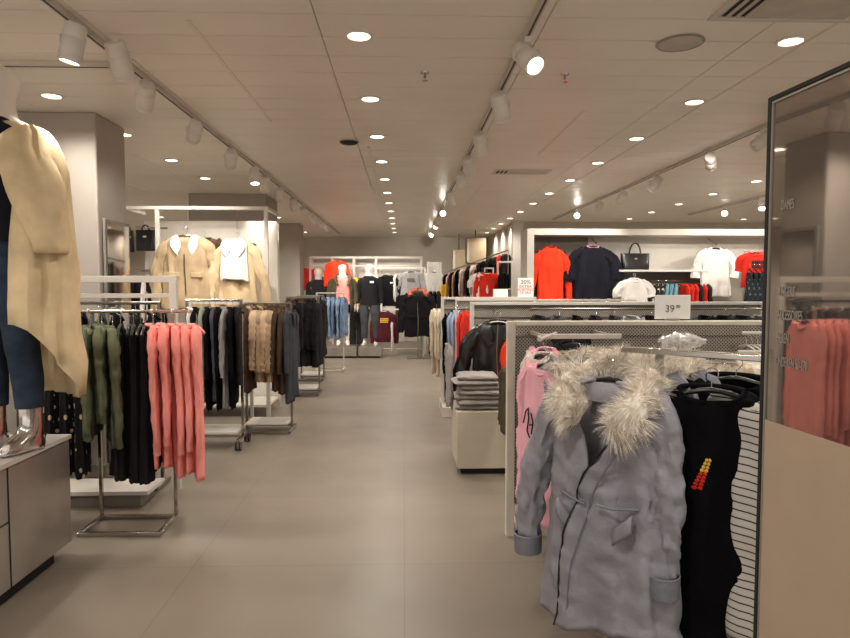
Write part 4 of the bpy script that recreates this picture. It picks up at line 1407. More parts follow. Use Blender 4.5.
def hero_parka():
    """long nylon parka, front overlapping towards the hem, fur lined hood, inner lining visible at the neck"""
    t = thing('grey_parka', '', '')
    L, n, m = .90, 90, 44
    rings = []
    rows_ = []
    for i in range(7):
        q = i / 6
        rows_.append((-.075 - .05 * q ** 1.6, lerp(.085, .235, q ** .8), lerp(.05, .07, q), 0))
    for j in range(1, m + 1):
        q = j / m
        rows_.append((-.125 - (L - .05) * q, lerp(.235, .255, ssm(q * 2)) + .05 * q, lerp(.07, .115, q), q))
    for z, a, b_, q in rows_:
        ring = []
        tt = (-.075 - z) / L
        g = R(36) * (1 - ssm(tt * 2.3)) + R(2)
        drift = R(30) * ssm(tt * 1.05)
        A0 = R(270) + g - drift
        A1 = R(630) - g - drift + R(9) * ssm(tt * 3)
        for k in range(n):
            u = k / (n - 1)
            an = lerp(A0, A1, u)
            c_, s_ = math.cos(an), math.sin(an)
            x, y = a * sgnp(c_, .85), b_ * sgnp(s_, .85)
            front = max(0, -s_)
            d = .012 * (.3 + q) * math.sin(7 * an + 2 * q) + .007 * (.3 + q) * math.sin(12 * an - 3 * q + 1)
            waist = math.exp(-((z + .50) / .018) ** 2)
            d += -.010 * waist + .006 * math.exp(-((z + .50) / .05) ** 2) * math.sin(60 * an)
            d += .026 * noise.noise(Vector((x * 9, y * 9, z * 2.2))) + .010 * noise.noise(Vector((x * 20, y * 20, z * 9 + 4))) + .010 * (1 - abs(noise.noise(Vector((x * 10 + z * 7, y * 10, z * 13))) * 2.4))
            if q > .955:
                d += .010
            lift = .030 * math.exp(-(u / .035) ** 2) * (1 if u < .5 else 0)
            ring.append((x + d * c_ - lift * .2, y + d * s_ - lift * ssm(tt * 4), z - .02 * q * math.sin(an * 2)))
        rings.append(ring)
    MB().loft(rings, closed=False).build('body', 'parka', t, solid=.014, mats=['lining'])
    # zip along the right panel's edge
    zp = [Vector(r[0]) + Vector((0, -.010, 0)) for r in rings[6::2]]
    MB().tube(zp, .0042, 6).build('zip', 'plastic_black', t)
    zp = [Vector(r[2]) + Vector((.028, -.012, 0)) for r in rings[7::3]]
    MB().tube(zp, .0035, 6).build('placket_seam', 'parka2', t)
    for s in (-1, 1):
        MB().loft(sleeve_rings(s, .66, .235, .082, .062, .17 if s < 0 else .04, .7, zs=-.13, crease=.013, seed=77 + s, n=28, m=44, fwd=.02), cap1=True).build('sleeve', 'parka', t)
        slv = KIDS_LAST[0] if False else [q for q in COL.objects if q.parent == t and q.name.startswith('sleeve')][-1]
        r = [[(s * (.242 + (.17 if s < 0 else .04)) + .064 * k * math.cos(g), -.032 + .055 * k * math.sin(g), z) for g in [2 * PI * q / 24 for q in range(24)]] for z, k in ((-.725, 1.0), (-.727, 1.08), (-.80, 1.06), (-.803, .96))]
        MB().loft(r, cap1=True).build('cuff', 'parka2', slv)
        MB().loft([[(s * .14 + x * .7, -.112 - .012 * e - .006 * (abs(x) < .03), z + x * .5 * s) for x in (-.062, -.02, .02, .062)] for z, e in ((-.55, .2), (-.555, 1), (-.595, 1.2), (-.61, .8))], closed=False).build('pocket_flap', 'parka', t, solid=.008)
    # drawcord at the waist
    MB().tube([(-.19, -.085, -.50), (-.10, -.125, -.505), (-.03, -.135, -.51)], .005, 6).build('drawcord', 'parka2', t)
    MB().tube([(.03, -.145, -.50), (.10, -.135, -.505), (.20, -.095, -.50)], .005, 6).build('drawcord', 'parka2', t)
    # hood lying back, lined, with a thick fur edge
    r = []
    for z, a, bb, cy in ((-.115, .12, .055, .0), (-.07, .14, .07, .02), (-.045, .15, .085, .05), (-.06, .14, .09, .09), (-.12, .09, .06, .12), (-.16, .04, .03, .12)):
        r.append([(a * math.cos(2 * PI * q / 28), cy + bb * math.sin(2 * PI * q / 28), z - (.035 if math.sin(2 * PI * q / 28) < -.4 else 0)) for q in range(28)])
    hd_ = MB().loft(r, cap1=True).build('hood', 'parka', t)
    # inner collar
    MB().loft([[(.085 * k * math.cos(g), .01 + .05 * k * math.sin(g), z) for g in [R(-50 + 280 * q / 20) for q in range(21)]] for z, k in ((-.17, 1.25), (-.12, 1.15), (-.07, 1.0))], closed=False).build('inner_collar', 'lining', t, solid=.006)
    pts = [(-.085, -.115, -.215), (-.135, -.115, -.185), (-.175, -.085, -.135), (-.19, -.03, -.095), (-.165, .05, -.06), (-.09, .10, -.045), (0, .115, -.04), (.09, .10, -.045), (.165, .05, -.06), (.195, -.03, -.10), (.18, -.09, -.15), (.14, -.12, -.20), (.09, -.12, -.235)]
    rr = [.03, .045, .055, .055, .048, .042, .04, .042, .048, .06, .068, .062, .04]
    fur_mb(pts, rr, 9000, .075, 5, down=.42, wid=.0026, segs=4).build('fur_trim', 'fur', hd_, smooth=False)
    MB().box(-.03, .03, -.002, .002, -.05, 0).build('care_label', 'paper', t).location = (0.02, .045, -.12)
    return t


SPEC['hero'] = (hero_parka, (), {})
p = at(611, 352, 2.60)
put('hero', (p.x - .015, 2.56, rz_ - .04), R(-44), 'frontmost light grey parka with thick cream fur hood, front facing the aisle', 'parka', None, scale=1.10, sx=.80)
for i, (px, Y, rz, k, sc) in enumerate([(640, 2.74, -66, 'pgrey', 1.02), (668, 2.80, -70, 'pslate', 1.0)]):
    p = at(px, 352, Y)
    put(k, (p.x, Y, rz_ - .02), R(rz), ['grey parka with cream fur hood directly right of the frontmost parka', 'slate grey fur hooded parka wedged between parkas and black dress'][i], 'parka', None, scale=sc)
for i, (px, Y, rz, k) in enumerate([(583, 2.98, -58, 'pslate'), (606, 3.0, -64, 'pgrey')]):
    p = at(px, 350, Y)
    put(k, (p.x, Y, 1.305), R(rz), ['fur hooded grey parka behind and left of the frontmost parka', 'fur hooded grey parka hidden directly behind the frontmost parka'][i], 'parka', None, scale=.98, hm='plastic_black')
p = at(704, 385, 2.42)
put('blk_patch', (p.x + .03, 2.42, rz_ - .06), R(-30), 'black dress with red and yellow embroidered patch at front right', 'dress', None, scale=1.16)
p = at(742, 380, 2.42)
put('blk_long', (p.x + .03, 2.52, rz_ - .03), R(-42), 'plain black dress right of the dress with the embroidered patch', 'dress', None, scale=1.15)
p = at(786, 400, 2.22)
put('striped', (p.x, 2.22, rz_ - .09), R(-62), 'white shirt with thin dark stripes beside the glass panel', 'shirt', None, scale=1.15, zs=1.05)
p = at(744, 380, 2.6)
put('jeans', (p.x + .05, 2.66, 1.0), R(-30), 'dark blue jeans hanging low behind the black dresses', 'jeans', None, scale=1.05, hk='clip')
# left group on the perforated gondola
p = at(541, 338, 3.30)
t = thing('angled_arm', 'sloping white arm rail carrying the pink hoodie', 'clothes rail', (0, 0, 0))
q0, q1 = at(556, 333, 3.95), at(539, 340, 3.12)
MB().tube([q0, q1], .009, 10).tube([q1, q1 + Vector((0, -.012, .02))], .009, 10).build('bar', 'white_metal', t)
put('lpink', (q1.x + .06, 3.20, q1.z - .06), R(-70), 'light pink hoodie with black script lettering at the gondola end', 'hoodie', None, scale=1.04, zs=1.04)
put('white_h', (lerp(q1.x, q0.x, .15) + .02, 3.34, q1.z - .03), R(-78), 'off-white hoodie just behind the pink hoodie', 'hoodie', None, scale=1.0)
put('lpink', (lerp(q1.x, q0.x, .3) + .03, 3.5, q1.z - .02), R(-78), 'second light pink hoodie behind the off-white one', 'hoodie', None, scale=1.0)
put('bhood', (at(572, 343, 3.86).x, 3.84, 1.315), R(4), 'black hoodie hung flat against the perforated panel', 'hoodie', None, scale=1.0)
for i, (px, Y, k) in enumerate([(576, 3.34, 'blushh'), (594, 3.42, 'blushh'), (603, 3.5, 'white_h'), (611, 3.56, 'lpink')]):
    put(k, (at(px, 350, Y).x, Y, at(px, 352, Y).z), R(-66), f'pale hoodie between pink hoodie and parkas, {ORD[i]} from the left', 'hoodie', 'pale hoodies behind the parkas')
# white hangers further right
t = thing('clothes_rail', 'white rail with white hangers at the right end of the gondola', 'clothes rail', (0, 0, 0))
r0, r1 = at(738, 352, 3.4), at(800, 352, 3.4)
MB().tube([r0, r1 + Vector((.5, 0, 0))], .010, 10).build('bar', 'white_metal', t)
r2, r3 = at(742, 333, 3.85), at(800, 333, 3.85)
t = thing('clothes_rail', 'upper white rail with empty hangers against the perforated panel', 'clothes rail', (0, 0, 0))
MB().tube([r2, r3 + Vector((.5, 0, 0))], .010, 10).build('bar', 'white_metal', t)
for i in range(9):
    x = r0.x + .03 + i * .035
    put('wshirt2' if i % 2 else 'creamd', (x, 3.4, r0.z - .008), RZ + random.uniform(-.2, .2), f'pale top on a white hanger, {ORD[i]} from the left behind the black dresses', 'top', 'pale tops behind the black dresses', hm='plastic_white', hk='thin', zs=.8)
for i in range(9):
    hanger((r2.x + .03 + i * .035, 3.85, r2.z - .004), RZ + random.uniform(-.15, .15), 'plastic_white', 'thin', f'empty white hanger, {ORD[i]} from the left on the upper rail', 'empty white hangers on the upper rail')
# second layer: fur coats on the rail between parkas and panel
r4, r5 = at(628, 362, 3.35), at(735, 362, 3.35)
t = thing('clothes_rail', 'chrome rail of fur trimmed coats behind the grey parkas', 'clothes rail', (0, 0, 0))
MB().tube([r4, r5], .012, 10).tube([r4 + Vector((.02, 0, 0)), r4 + Vector((.02, .62, 0))], .008).tube([r5, r5 + Vector((0, .62, 0))], .008).build('bar', 'chrome', t)
for i in range(6):
    p = r4.lerp(r5, .1 + i * .155)
    put('pslate' if i % 2 else 'pgrey', (p.x, 3.35, p.z - .005), R(-72) + random.uniform(-.15, .15), f'fur hooded parka in the back row, {ORD[i]} from the left', 'parka', 'fur hooded parkas in the back row', scale=.98)
# clear bag with fluffy trim on top of the rail
p = at(682, 352, 3.42)
t = thing('plastic_bag', 'crumpled clear plastic bag with white fluff lying on the back rail', 'plastic bag', (p.x, 3.42, p.z + .012))
r = []
for j in range(12):
    q = j / 11
    rr = .045 * math.sin(PI * min(.97, q + .03)) ** .6
    r.append([((q - .5) * .26, rr * 1.3 * math.cos(g) + .012 * noise.noise(Vector((q * 9, g, 1))), .045 + rr * math.sin(g) + .02 * noise.noise(Vector((q * 7, g * 2, 5)))) for g in [2 * PI * k / 16 for k in range(16)]])
MB().loft(r, cap0=True, cap1=True).build('bag_film', 'silverfoil', t)
fur_mb([(-.12, -.03, .03), (-.06, -.04, .045), (0, -.035, .05), (.04, -.03, .03)], [.018, .022, .02, .012], 900, .05, 9, down=.1, wid=.002).build('fluffy_trim', 'white', t, smooth=False)


# signs -----------------------------------------------------------
def sign(label, px0, px1, py0, py1, Y, parts, base='grey_metal'):
    a, c = at(px0, py0, Y), at(px1, py1, Y)
    cx = (a.x + c.x) / 2
    h = a.z - c.z
    w = (c.x - a.x) / 2
    t = thing('price_sign', label, 'sign', (cx, Y, c.z), 0)
    cd = MB().box(-w, w, -.003, .003, 0, h).build('card', 'paper', t, bevel=.001)
    MB().box(-w * .35, w * .35, -.02, .02, -.008, .004).build('holder', base, t, bevel=.001)
    for body, size, m, fx, fz, sx in parts:
        text_part(body, size * h, m, cd, (fx * w * 2, -.0045, fz * h), sx=sx)
    return t


sign('white price card reading 39,99 on top of the front gondola', 655, 690, 295, 319, 4.0, [('39', .42, 'grey_ink', -.08, .42, .95), ('99', .19, 'grey_ink', .15, .51, 1)])
sign('white and red 20% extra discount card left of the orange sweater', 518, 533, 278, 298.5, 8.0, [('20%', .26, 'grey_ink', 0, .80, 1.15), ('EXTRA', .19, 'red_ink', 0, .58, 1.05), ('KORTING', .17, 'red_ink', 0, .43, .95), ('OP SALE', .16, 'red_ink', 0, .28, .95)])
a, c = at(494, 289, 8.0), at(508, 297, 8.0)
t = thing('card_box', 'small plain off-white box left of the discount sign', 'box', ((a.x + c.x) / 2, 8.05, c.z))
MB().box(-(c.x - a.x) / 2, (c.x - a.x) / 2, -.05, .05, 0, a.z - c.z).build('body', 'paper', t, bevel=.002)


def gondola(label, px0, x1, ytop, Y, extra=()):
    a = at(px0, ytop, Y)
    t = thing('low_gondola', label, 'shelving unit', (a.x, Y, 0))
    W = x1 - a.x
    MB().box(0, .04, -.025, .025, 0, a.z).build('end_post', 'white_metal', t, bevel=.003)
    MB().box(W - .04, W, -.025, .025, 0, a.z).build('end_post', 'white_metal', t, bevel=.003)
    MB().box(.04, W - .04, -.05, .05, a.z - .03, a.z).build('top_rail', 'white_metal', t, bevel=.003)
    MB().box(.04, W - .04, 0, .012, .2, a.z - .03).build('back_panel', 'perf', t)
    MB().box(.04, W - .04, -.02, -.01, a.z - .15, a.z - .12).build('cross_bar', 'grey_metal', t)
    MB().box(0, W, -.35, .35, 0, .12).build('base', 'gondola', t, bevel=.003)
    return t, a.z, a.x


g2, g2z, g2x = gondola('second low perforated gondola, behind the leather jacket', 470, 3.6, 302, 6.3)
g3, g3z, g3x = gondola('third low gondola, the farthest, in front of the wall display', 441, at(536, 297, 8.0).x, 297, 8.0)
frame_unit('display_stand', 'thin white frame standing between the second and third gondola', 'display frame', at(456, 300, 7.0).x, at(640, 300, 7).x, 7.1, at(500, 301, 7.1).z, .02, bars=(1.2,))
# things hung on the second gondola
put('leather', (at(498, 314, 5.9).x, 5.9, at(498, 312, 5.9).z), R(-8), 'black leather jacket with open collar hanging above the folded sweaters', 'jacket', None, scale=1.25, hm='plastic_white', hk='thin')
t = thing('clothes_rail', 'short chrome arm holding the black leather jacket', 'clothes rail', (0, 0, 0))
p = Vector((at(498, 314, 5.9).x, 5.86, at(498, 312, 5.9).z + .002))
MB().tube([p, p + Vector((0, .42, 0))], .008).build('bar', 'chrome', t)
put('orange', (at(507, 352, 5.75).x, 5.7, 1.12), R(-80), 'orange red sweater peeking out behind the gondola post', 'sweater', None, scale=.8)
put('olivec', (at(510, 380, 5.1).x, 5.05, .97), R(-75), 'khaki garment peeking out low behind the gondola post', 'jacket', None, scale=.75, hang_=False)
for i, px in enumerate((585, 592, 600, 608, 616, 624)):
    put('btop' if i % 3 else 'wtop', (at(px, 305, 6.6).x, 6.65, g2z + .02), RZ + random.uniform(-.2, .2), ('white' if i % 3 == 0 else 'black') + f' top behind the second gondola, {ORD[i]} from the left', 'top', 'tops behind the second gondola')
    hanger
t = thing('clothes_rail', 'long steel rail of dark clothes between the first and second gondola', 'clothes rail', (0, 0, 0))
c0, c1 = at(530, 309, 5.85), at(800, 309, 5.85)
MB().tube([c0, c1], .011, 10).tube([c0 + Vector((.1, 0, 0)), c0 + Vector((.1, .42, 0))], .008).tube([c1 - Vector((.3, 0, 0)), c1 - Vector((.3, -.42, 0))], .008).build('bar', 'steel', t)
for i in range(14):
    put(['btop', 'dgcard', 'bcard', 'btop', 'darkt', 'gcard', 'btop'][i % 7], c0.lerp(c1, .04 + i * .068), RZ + random.uniform(-.2, .2), f'dark top between the first and second gondola, {ORD[i]} from the left', 'top', 'dark clothes between the gondolas')
# third gondola's left end
for i, (px, k, nm) in enumerate([(433, 'creamk', 'cream cardigan'), (438, 'creamk', 'cream cardigan'), (443, 'creamk', 'cream cardigan'), (447, 'bcard', 'black cardigan'), (451, 'btop', 'black top'), (454, 'bluet', 'light blue shirt'), (458, 'bluet', 'light blue shirt'), (462, 'redk', 'red knit dress'), (466, 'redk', 'red knit dress')]):
    Y = 9.2 - .3 * i if i < 3 else 8.2 - .25 * (i - 3)
    put(k, (at(px, 300, Y).x + .05, Y, at(px, 305, Y).z), RZ * .75 + PI * 0 + random.uniform(-.1, .1), f'{nm}, {ORD[i]} from the left at the end of the far right gondolas', nm.split()[-1], 'clothes at the end of the far gondolas', zs=(.95 if i < 3 else 1.18))

# ------------------------------------------------------------------ cream box with folded sweaters
a, c = at(457, 412, 5.3), at(507, 478, 5.3)
t = thing('storage_box', 'cream laminate box table holding folded grey sweaters beside the aisle', 'box table', (a.x, 5.3, 0))
bw = .78
MB().box(0, bw, 0, .62, .055, a.z).build('carcass', 'cream_box', t, bevel=.004)
MB().box(.04, bw - .03, .04, .58, 0, .055).build('kick_plate', 'dark', t)


def folded(label, loc, w, d, h, rz, m='ash', seed=0, tail=0):
    t = thing('folded_sweater', label, 'folded sweater', loc, rz, 'folded grey sweaters on the cream box')
    rr = []
    n = 40
    for j in range(15):
        q = -1 + 2 * j / 14
        k = (1 - abs(q) ** 6) ** .5 if abs(q) < 1 else .05
        k = max(k, .12)
        rr.append([(q * w + .005 * noise.noise(Vector((q * 3, g, seed))), (d * sgnp(math.cos(g), .5)) * (1 - .04 * q * q) + .008 * noise.noise(Vector((q * 2, g * 2, seed))), h / 2 + h / 2 * k * sgnp(math.sin(g), .7) + .007 * noise.noise(Vector((q * 4, math.cos(g) * 3, seed + 5)))) for g in [2 * PI * e / n for e in range(n)]])
    MB().loft(rr, cap0=True, cap1=True).build('body', m, t, sub=0)
    MB().tube([(-w * .8, -d * .95, h * .5), (-w * .3, -d * 1.0, h * .45), (w * .3, -d * 1.0, h * .5), (w * .8, -d * .95, h * .5)], .006, 8).build('fold_edge', m, t)
    return t


zz = a.z
for i in range(7):
    h = (.05, .048, .05, .047, .05, .046, .052)[i]
    folded(f'folded grey sweater, {ORD[i]} from the bottom of the stack on the cream box', (a.x + .20 + .012 * math.sin(i * 2.2) - .02 * (i > 4), 5.50 + .01 * math.cos(i * 3), zz), .205 - .005 * i + (.014 if i == 5 else 0), .16, h, .06 * math.sin(i * 1.7), seed=i)
    zz += h * .86
put('ashk', (a.x - .02, 5.95, 1.1), RZ, 'grey cardigan hanging just behind the cream box', 'cardigan', None, scale=.8)

# ------------------------------------------------------------------ wall display on the right
YW = 9.3
a = at(524, 230, YW)
X0, ZT, X1 = a.x, a.z, 6.3
t = thing('display_unit', 'wide white framed wall display with shelf, holding orange, navy and white clothes', 'display unit', (X0, YW, 0))
W = X1 - X0
MB().box(0, .1, -.25, .25, 0, ZT).build('side_panel', 'white_panel', t, bevel=.003)
MB().box(W - .1, W, -.25, .25, 0, ZT).build('side_panel', 'white_panel', t, bevel=.003)
MB().box(.1, W - .1, -.25, .25, ZT - .09, ZT).build('top_panel', 'white_panel', t, bevel=.003)
xs = at(588, 250, YW + .2).x - X0
MB().box(.1, xs, .2, .22, .1, ZT - .09).build('back_panel', 'grey_panel', t)
MB().box(xs, W - .1, .205, .225, .1, ZT - .09).build('back_panel', 'white_panel', t)
zsf = at(650, 270, YW).z
s0, s1 = at(615, 270, YW).x - X0, at(702, 270, YW).x - X0
MB().box(s0, s1, -.2, .2, zsf - .03, zsf).build('shelf', 'white_panel', t, bevel=.003)
zl = at(650, 303, YW - .2).z
MB().box(.1, W - .1, -.24, .2, zl - .05, zl).build('lower_shelf', 'white_panel', t, bevel=.003)
MB().box(s0, W - .1, .19, .205, zl, zsf - .03).build('lower_back', 'grey_panel', t)
MB().box(at(668, 290, YW).x - X0, at(675, 290, YW).x - X0, -.2, .2, zl - .7, zl - .05).build('divider', 'white_panel', t)
for px, py in ((550, 246), (596, 246), (716, 247)):
    p = at(px, py, YW - .05)
    MB().tube([(p.x - X0, .2, p.z + .14), (p.x - X0 - .0, -.06, p.z + .03), (p.x - X0, -.07, p.z + .05)], .007).build('display_arm', 'chrome', t)
p = at(551, 243, YW - .1)
put('orange', (p.x, YW - .1, p.z), R(5), 'bright orange red sweater hanging in the wall display', 'sweater', None, scale=1.16)
put('redk', (p.x + .13, YW + .08, p.z - .08), R(20), 'red knit dress behind the orange sweater in the wall display', 'dress', None, scale=.85)
p = at(593, 241, YW - .1)
put('cape', (p.x, YW - .1, p.z), R(-4), 'navy blue wide poncho sweater next to the orange sweater', 'sweater', None, scale=1.08)
p = at(716, 243, YW - .15)
put('shirt', (p.x, YW - .14, p.z), R(4), 'brightly lit white blouse hanging at the right of the wall display', 'blouse', None, scale=1.05)
p = at(634, 274, YW - .28)
put('tee', (p.x, YW - .3, p.z), R(3), 'white T-shirt hanging below the black handbag', 'T-shirt', None, scale=1.0, hm='plastic_white', hk='thin')
p = at(633.5, 268, YW)
bag('black leather tote bag standing on the wall display shelf', (p.x, YW - .05, zsf), .2, .24, .07, handle=.15)
rr0, rr1 = at(655, 281, YW), at(702, 281, YW)
for i, k in enumerate(['patt', 'patt', 'patt', 'tealt', 'tealt', 'tealt', 'redt', 'redt', 'redt', 'darkt', 'redt', 'darkt']):
    nm = {'patt': 'black and white patterned top', 'tealt': 'teal top', 'redt': 'red top', 'darkt': 'dark top'}[k]
    put(k, (lerp(rr0.x, rr1.x, i / 11), YW - .02, rr0.z), RZ * .7 if i < 6 else RZ, f'{nm}, {ORD[i]} from the left under the display shelf', 'top', 'tops hanging under the display shelf', zs=.75)
t = thing('clothes_rail', 'thin rail of small tops under the wall display shelf', 'clothes rail', (0, 0, 0))
MB().tube([rr0 + Vector((-.05, 0, 0)), rr1 + Vector((.05, 0, 0))], .009).build('bar', 'chrome', t)
# dark framed rack with red tops and skirts
r0, r1 = at(744, 255, 8.6), at(770, 255, 8.6)
frame_unit('garment_stand', 'dark metal stand of red tops and dark skirts right of the white blouse', 'clothes rack', r0.x, r1.x + .3, 8.6, at(750, 252, 8.6).z, .02, m='grey_metal', bars=(1.66, 1.9))
for i in range(4):
    put('redtop', (r0.x + .12 + i * .09, 8.55 - .02 * i, at(750, 248, 8.6).z), R(-20), f'red top with black print, {ORD[i]} from the left beside the white blouse', 'top', 'red printed tops beside the white blouse', scale=.95)
for i in range(6):
    put('skirt', (r0.x + .03 + i * .07, 8.5, 1.88), RZ * .8, f'dark printed skirt, {ORD[i]} from the left under the red tops', 'skirt', 'dark skirts under the red tops')

# ------------------------------------------------------------------ far right slanted wall row
A, Bp = at(447, 272, 17.0), at(508, 250, 14.0)
t = thing('clothes_rail', 'high sloping-looking wall rail packed with pink, black and white clothes', 'clothes rail', (0, 0, 0))
MB().tube([A, Bp], .015).tube([Bp, Bp + Vector((0, 0, -Bp.z))], .015).tube([A, Vector((A.x, A.y, 0))], .015).build('rail', 'chrome', t)
seq = ['bcard', 'blusht', 'btop', 'blusht', 'bcard', 'wshirt2', 'blusht', 'btop', 'wshirt2', 'blusht', 'btop', 'bcard', 'btop', 'bcard', 'btop', 'redt', 'btop']
for i, k in enumerate(seq):
    p = A.lerp(Bp, .03 + .95 * i / (len(seq) - 1))
    cn = {'bcard': 'black cardigan', 'blusht': 'blush pink top', 'btop': 'black top', 'wshirt2': 'white top', 'redt': 'red cropped top'}[k]
    put(k, p - Vector((0, 0, .01)), R(60), f'{cn}, {ORD[i]} from the left on the high far right rail', cn.split()[-1], 'clothes on the high far right rail', scale=1.1, zs=1.0 + .2 * (k == 'blusht'))
for px, k, nm in ((482, 'tee', 'white T-shirt hanging in front of the far right rail'), (487, 'redk', 'red dress hanging in front of the far right rail'), (504, 'bcard', 'black cardigan on the white frame near the wall corner')):
    p = at(px, 269, 13.2)
    put(k, (p.x, 13.2, p.z), R(10 if px < 500 else 60), nm, nm.split()[1], None, scale=1.0, zs=1.15)
frame_unit('display_stand', 'white step-shaped frame by the wall corner left of the wall display', 'display frame', at(497, 260, 13.4).x, at(513, 260, 13.4).x, 13.4, at(500, 263, 13.4).z, .04, bars=(1.5,))
frame_unit('display_stand', 'small white frame above the red dress at far right', 'display frame', at(484, 260, 13.3).x, at(494, 260, 13.3).x, 13.3, at(490, 269, 13.3).z, .03)
for px0, px1, y0, y1, Y, lab in ((467, 486, 238, 263, 16.2, 'larger beige box hanging above the far right rail'), (453, 466, 250, 270, 17.4, 'smaller beige box hanging further back above the far right rail')):
    a, c = at(px0, y0, Y), at(px1, y1, Y)
    t = thing('hanging_box', lab, 'ceiling box', ((a.x + c.x) / 2, Y, 0))
    w = (c.x - a.x) / 2
    MB().box(-w, w, 0, .5, c.z, a.z).build('body', 'beige_box', t, bevel=.005)
    MB().box(-w - .004, -w + .06, -.006, 0, c.z + .02, a.z - .02).build('light_edge', 'white_panel', t)
    MB().box(-.01, .01, .2, .22, a.z, HC).build('hanger_rod', 'dark', t)

# ------------------------------------------------------------------ far end displays
YF = 14.3
for lab, p0, p1, Y in (('grey low platform under the mannequin in the open parka', 321, 357, 14.0), ('grey low platform under the mannequin in the black sweater', 358, 382, 14.0)):
    a, c = at(p0, 347, Y), at(p1, 347, Y)
    t = thing('display_platform', lab, 'platform', ((a.x + c.x) / 2, Y + .3, 0))
    w = (c.x - a.x) / 2
    MB().box(-w + .01, w - .01, -.3, .3, .04, a.z).build('carcass', 'plinth', t, bevel=.004)
    MB().box(-w + .05, w - .05, -.26, .26, 0, .04).build('kick_plate', 'dark', t)
pz = at(340, 347, 14.0).z
H2 = 1.86
p = at(343, 347, 14.25)
m2 = mannequin('white mannequin in olive fur trimmed parka, coral top and black skirt at the far end', (p.x, 14.25, pz), R(6), H2)
torso_cloth(m2, H2, 'pink', .5, sleeve=False, name='coral_top')
r = [[(a * H2 * math.cos(g), b_ * H2 * math.sin(g), z * H2) for g in [2 * PI * k / 28 for k in range(28)]] for z, a, b_ in ((.60, .085, .065), (.54, .105, .08), (.40, .115, .09))]
MB().loft(r).build('black_skirt', 'black_soft', m2)
r = []
for z, a, b_ in ((.825, .08, .055), (.80, .125, .07), (.74, .135, .085), (.62, .14, .095), (.5, .145, .10), (.40, .15, .105)):
    r.append([(a * H2 * sgnp(math.cos(g), .9), b_ * H2 * math.sin(g) + .006 * math.sin(9 * g), z * H2) for g in [R(-55 + 290 * k / 40) for k in range(41)]])
MB().loft(r, closed=False).build('parka', 'olive', m2, solid=.015)
for s in (-1, 1):
    MB().loft([[(s * x * H2 + rr * H2 * math.cos(g), y * H2 + rr * H2 * math.sin(g), z * H2) for g in [2 * PI * k / 16 for k in range(16)]] for x, y, z, rr in [(.10, 0, .80, .045), (.13, 0, .74, .05), (.150, .01, .64, .045), (.152, -.02, .52, .036)]], cap0=True).build('parka_sleeve', 'olive', m2)
    MB().tube([(s * .052 * H2, -.02, .10), (s * .058 * H2, -.10, .02)], [.05, .038], 12).build('white_shoe', 'white', m2)
fur_mb([(-.06 * H2, -.09 * H2, .73 * H2), (-.09 * H2, -.06 * H2, .80 * H2), (-.07 * H2, .04 * H2, .845 * H2), (0, .07 * H2, .86 * H2), (.07 * H2, .04 * H2, .845 * H2), (.09 * H2, -.06 * H2, .80 * H2), (.06 * H2, -.09 * H2, .73 * H2)], [.03, .04, .04, .04, .04, .04, .03], 1000, .05, 3, wid=.004).build('fur_trim', 'brownfur', m2, smooth=False)
p = at(370, 347, 14.25)
m3 = mannequin('white mannequin in black sweater and grey jeans at the far end', (p.x, 14.25, pz), R(-6), H2, 1.25)
torso_cloth(m3, H2, 'black_soft', .49, name='black_sweater', loose=1.12)
leg_cloth(m3, H2, 'denim_grey', .09, r=1.35, gap=1.25, name='grey_jeans')
MB().box(.03, .11, -.14, -.135, 1.40, 1.44).build('chest_label', 'paper', m3)
for s in (-1, 1):
    MB().tube([(s * .068 * H2, -.0, .05), (s * .074 * H2, -.12, .035)], [.045, .036], 12).build('white_shoe', 'white', m3)
p = at(319, 357, 15.2)
m1 = mannequin('white mannequin in dark fur collared jacket behind the denim jackets', (p.x, 15.2, .12), R(4), 1.92)
torso_cloth(m1, 1.92, 'nearblack', .46, loose=1.25, name='dark_jacket')
leg_cloth(m1, 1.92, 'black_soft', .05, name='black_trousers')
fur_mb([(-.16, -.12, 1.38), (-.15, -.06, 1.56), (-.08, .08, 1.64), (0, .11, 1.66), (.08, .08, 1.64), (.15, -.06, 1.56), (.16, -.12, 1.38)], [.03, .04, .04, .04, .04, .04, .03], 900, .05, 13, wid=.004).build('fur_collar', 'brownfur', m1, smooth=False)
t = thing('display_platform', 'grey low platform under the mannequin behind the denim jackets', 'platform', (p.x, 15.2, 0))
MB().box(-.35, .35, -.3, .3, 0, .12).build('carcass', 'plinth', t, bevel=.004)

Y = 15.0
frame_unit('display_stand', 'tall white frame with lit panel behind the far mannequins', 'display frame', at(306, 260, Y).x, at(423, 260, Y).x, Y + .5, at(360, 258.5, Y + .5).z, .05, posts=(at(330, 260, Y).x, at(352, 260, Y).x, at(375, 260, Y).x), bars=(at(360, 266, Y).z,), back=(.2, 2.15), depth=.4)
frame_unit('display_stand', 'white frame stand around the grey and black sweatshirts at the far end', 'display frame', at(371, 270, Y - .3).x, at(426, 270, Y - .3).x, Y - .3, at(400, 269, Y - .3).z, .04)
frame_unit('display_stand', 'wide white frame with low floor rail holding maroon sweatshirts', 'clothes rack', at(374, 300, 14.2).x, at(424, 300, 14.2).x, 14.25, at(400, 310, 14.25).z, .03, bars=(at(400, 349, 14.25).z,))


def put2(k, px, py, Y, rz, lab, cat, **kw):
    p = at(px, py, Y)
    return put(k, (p.x, Y, p.z), R(rz), lab, cat, **kw)


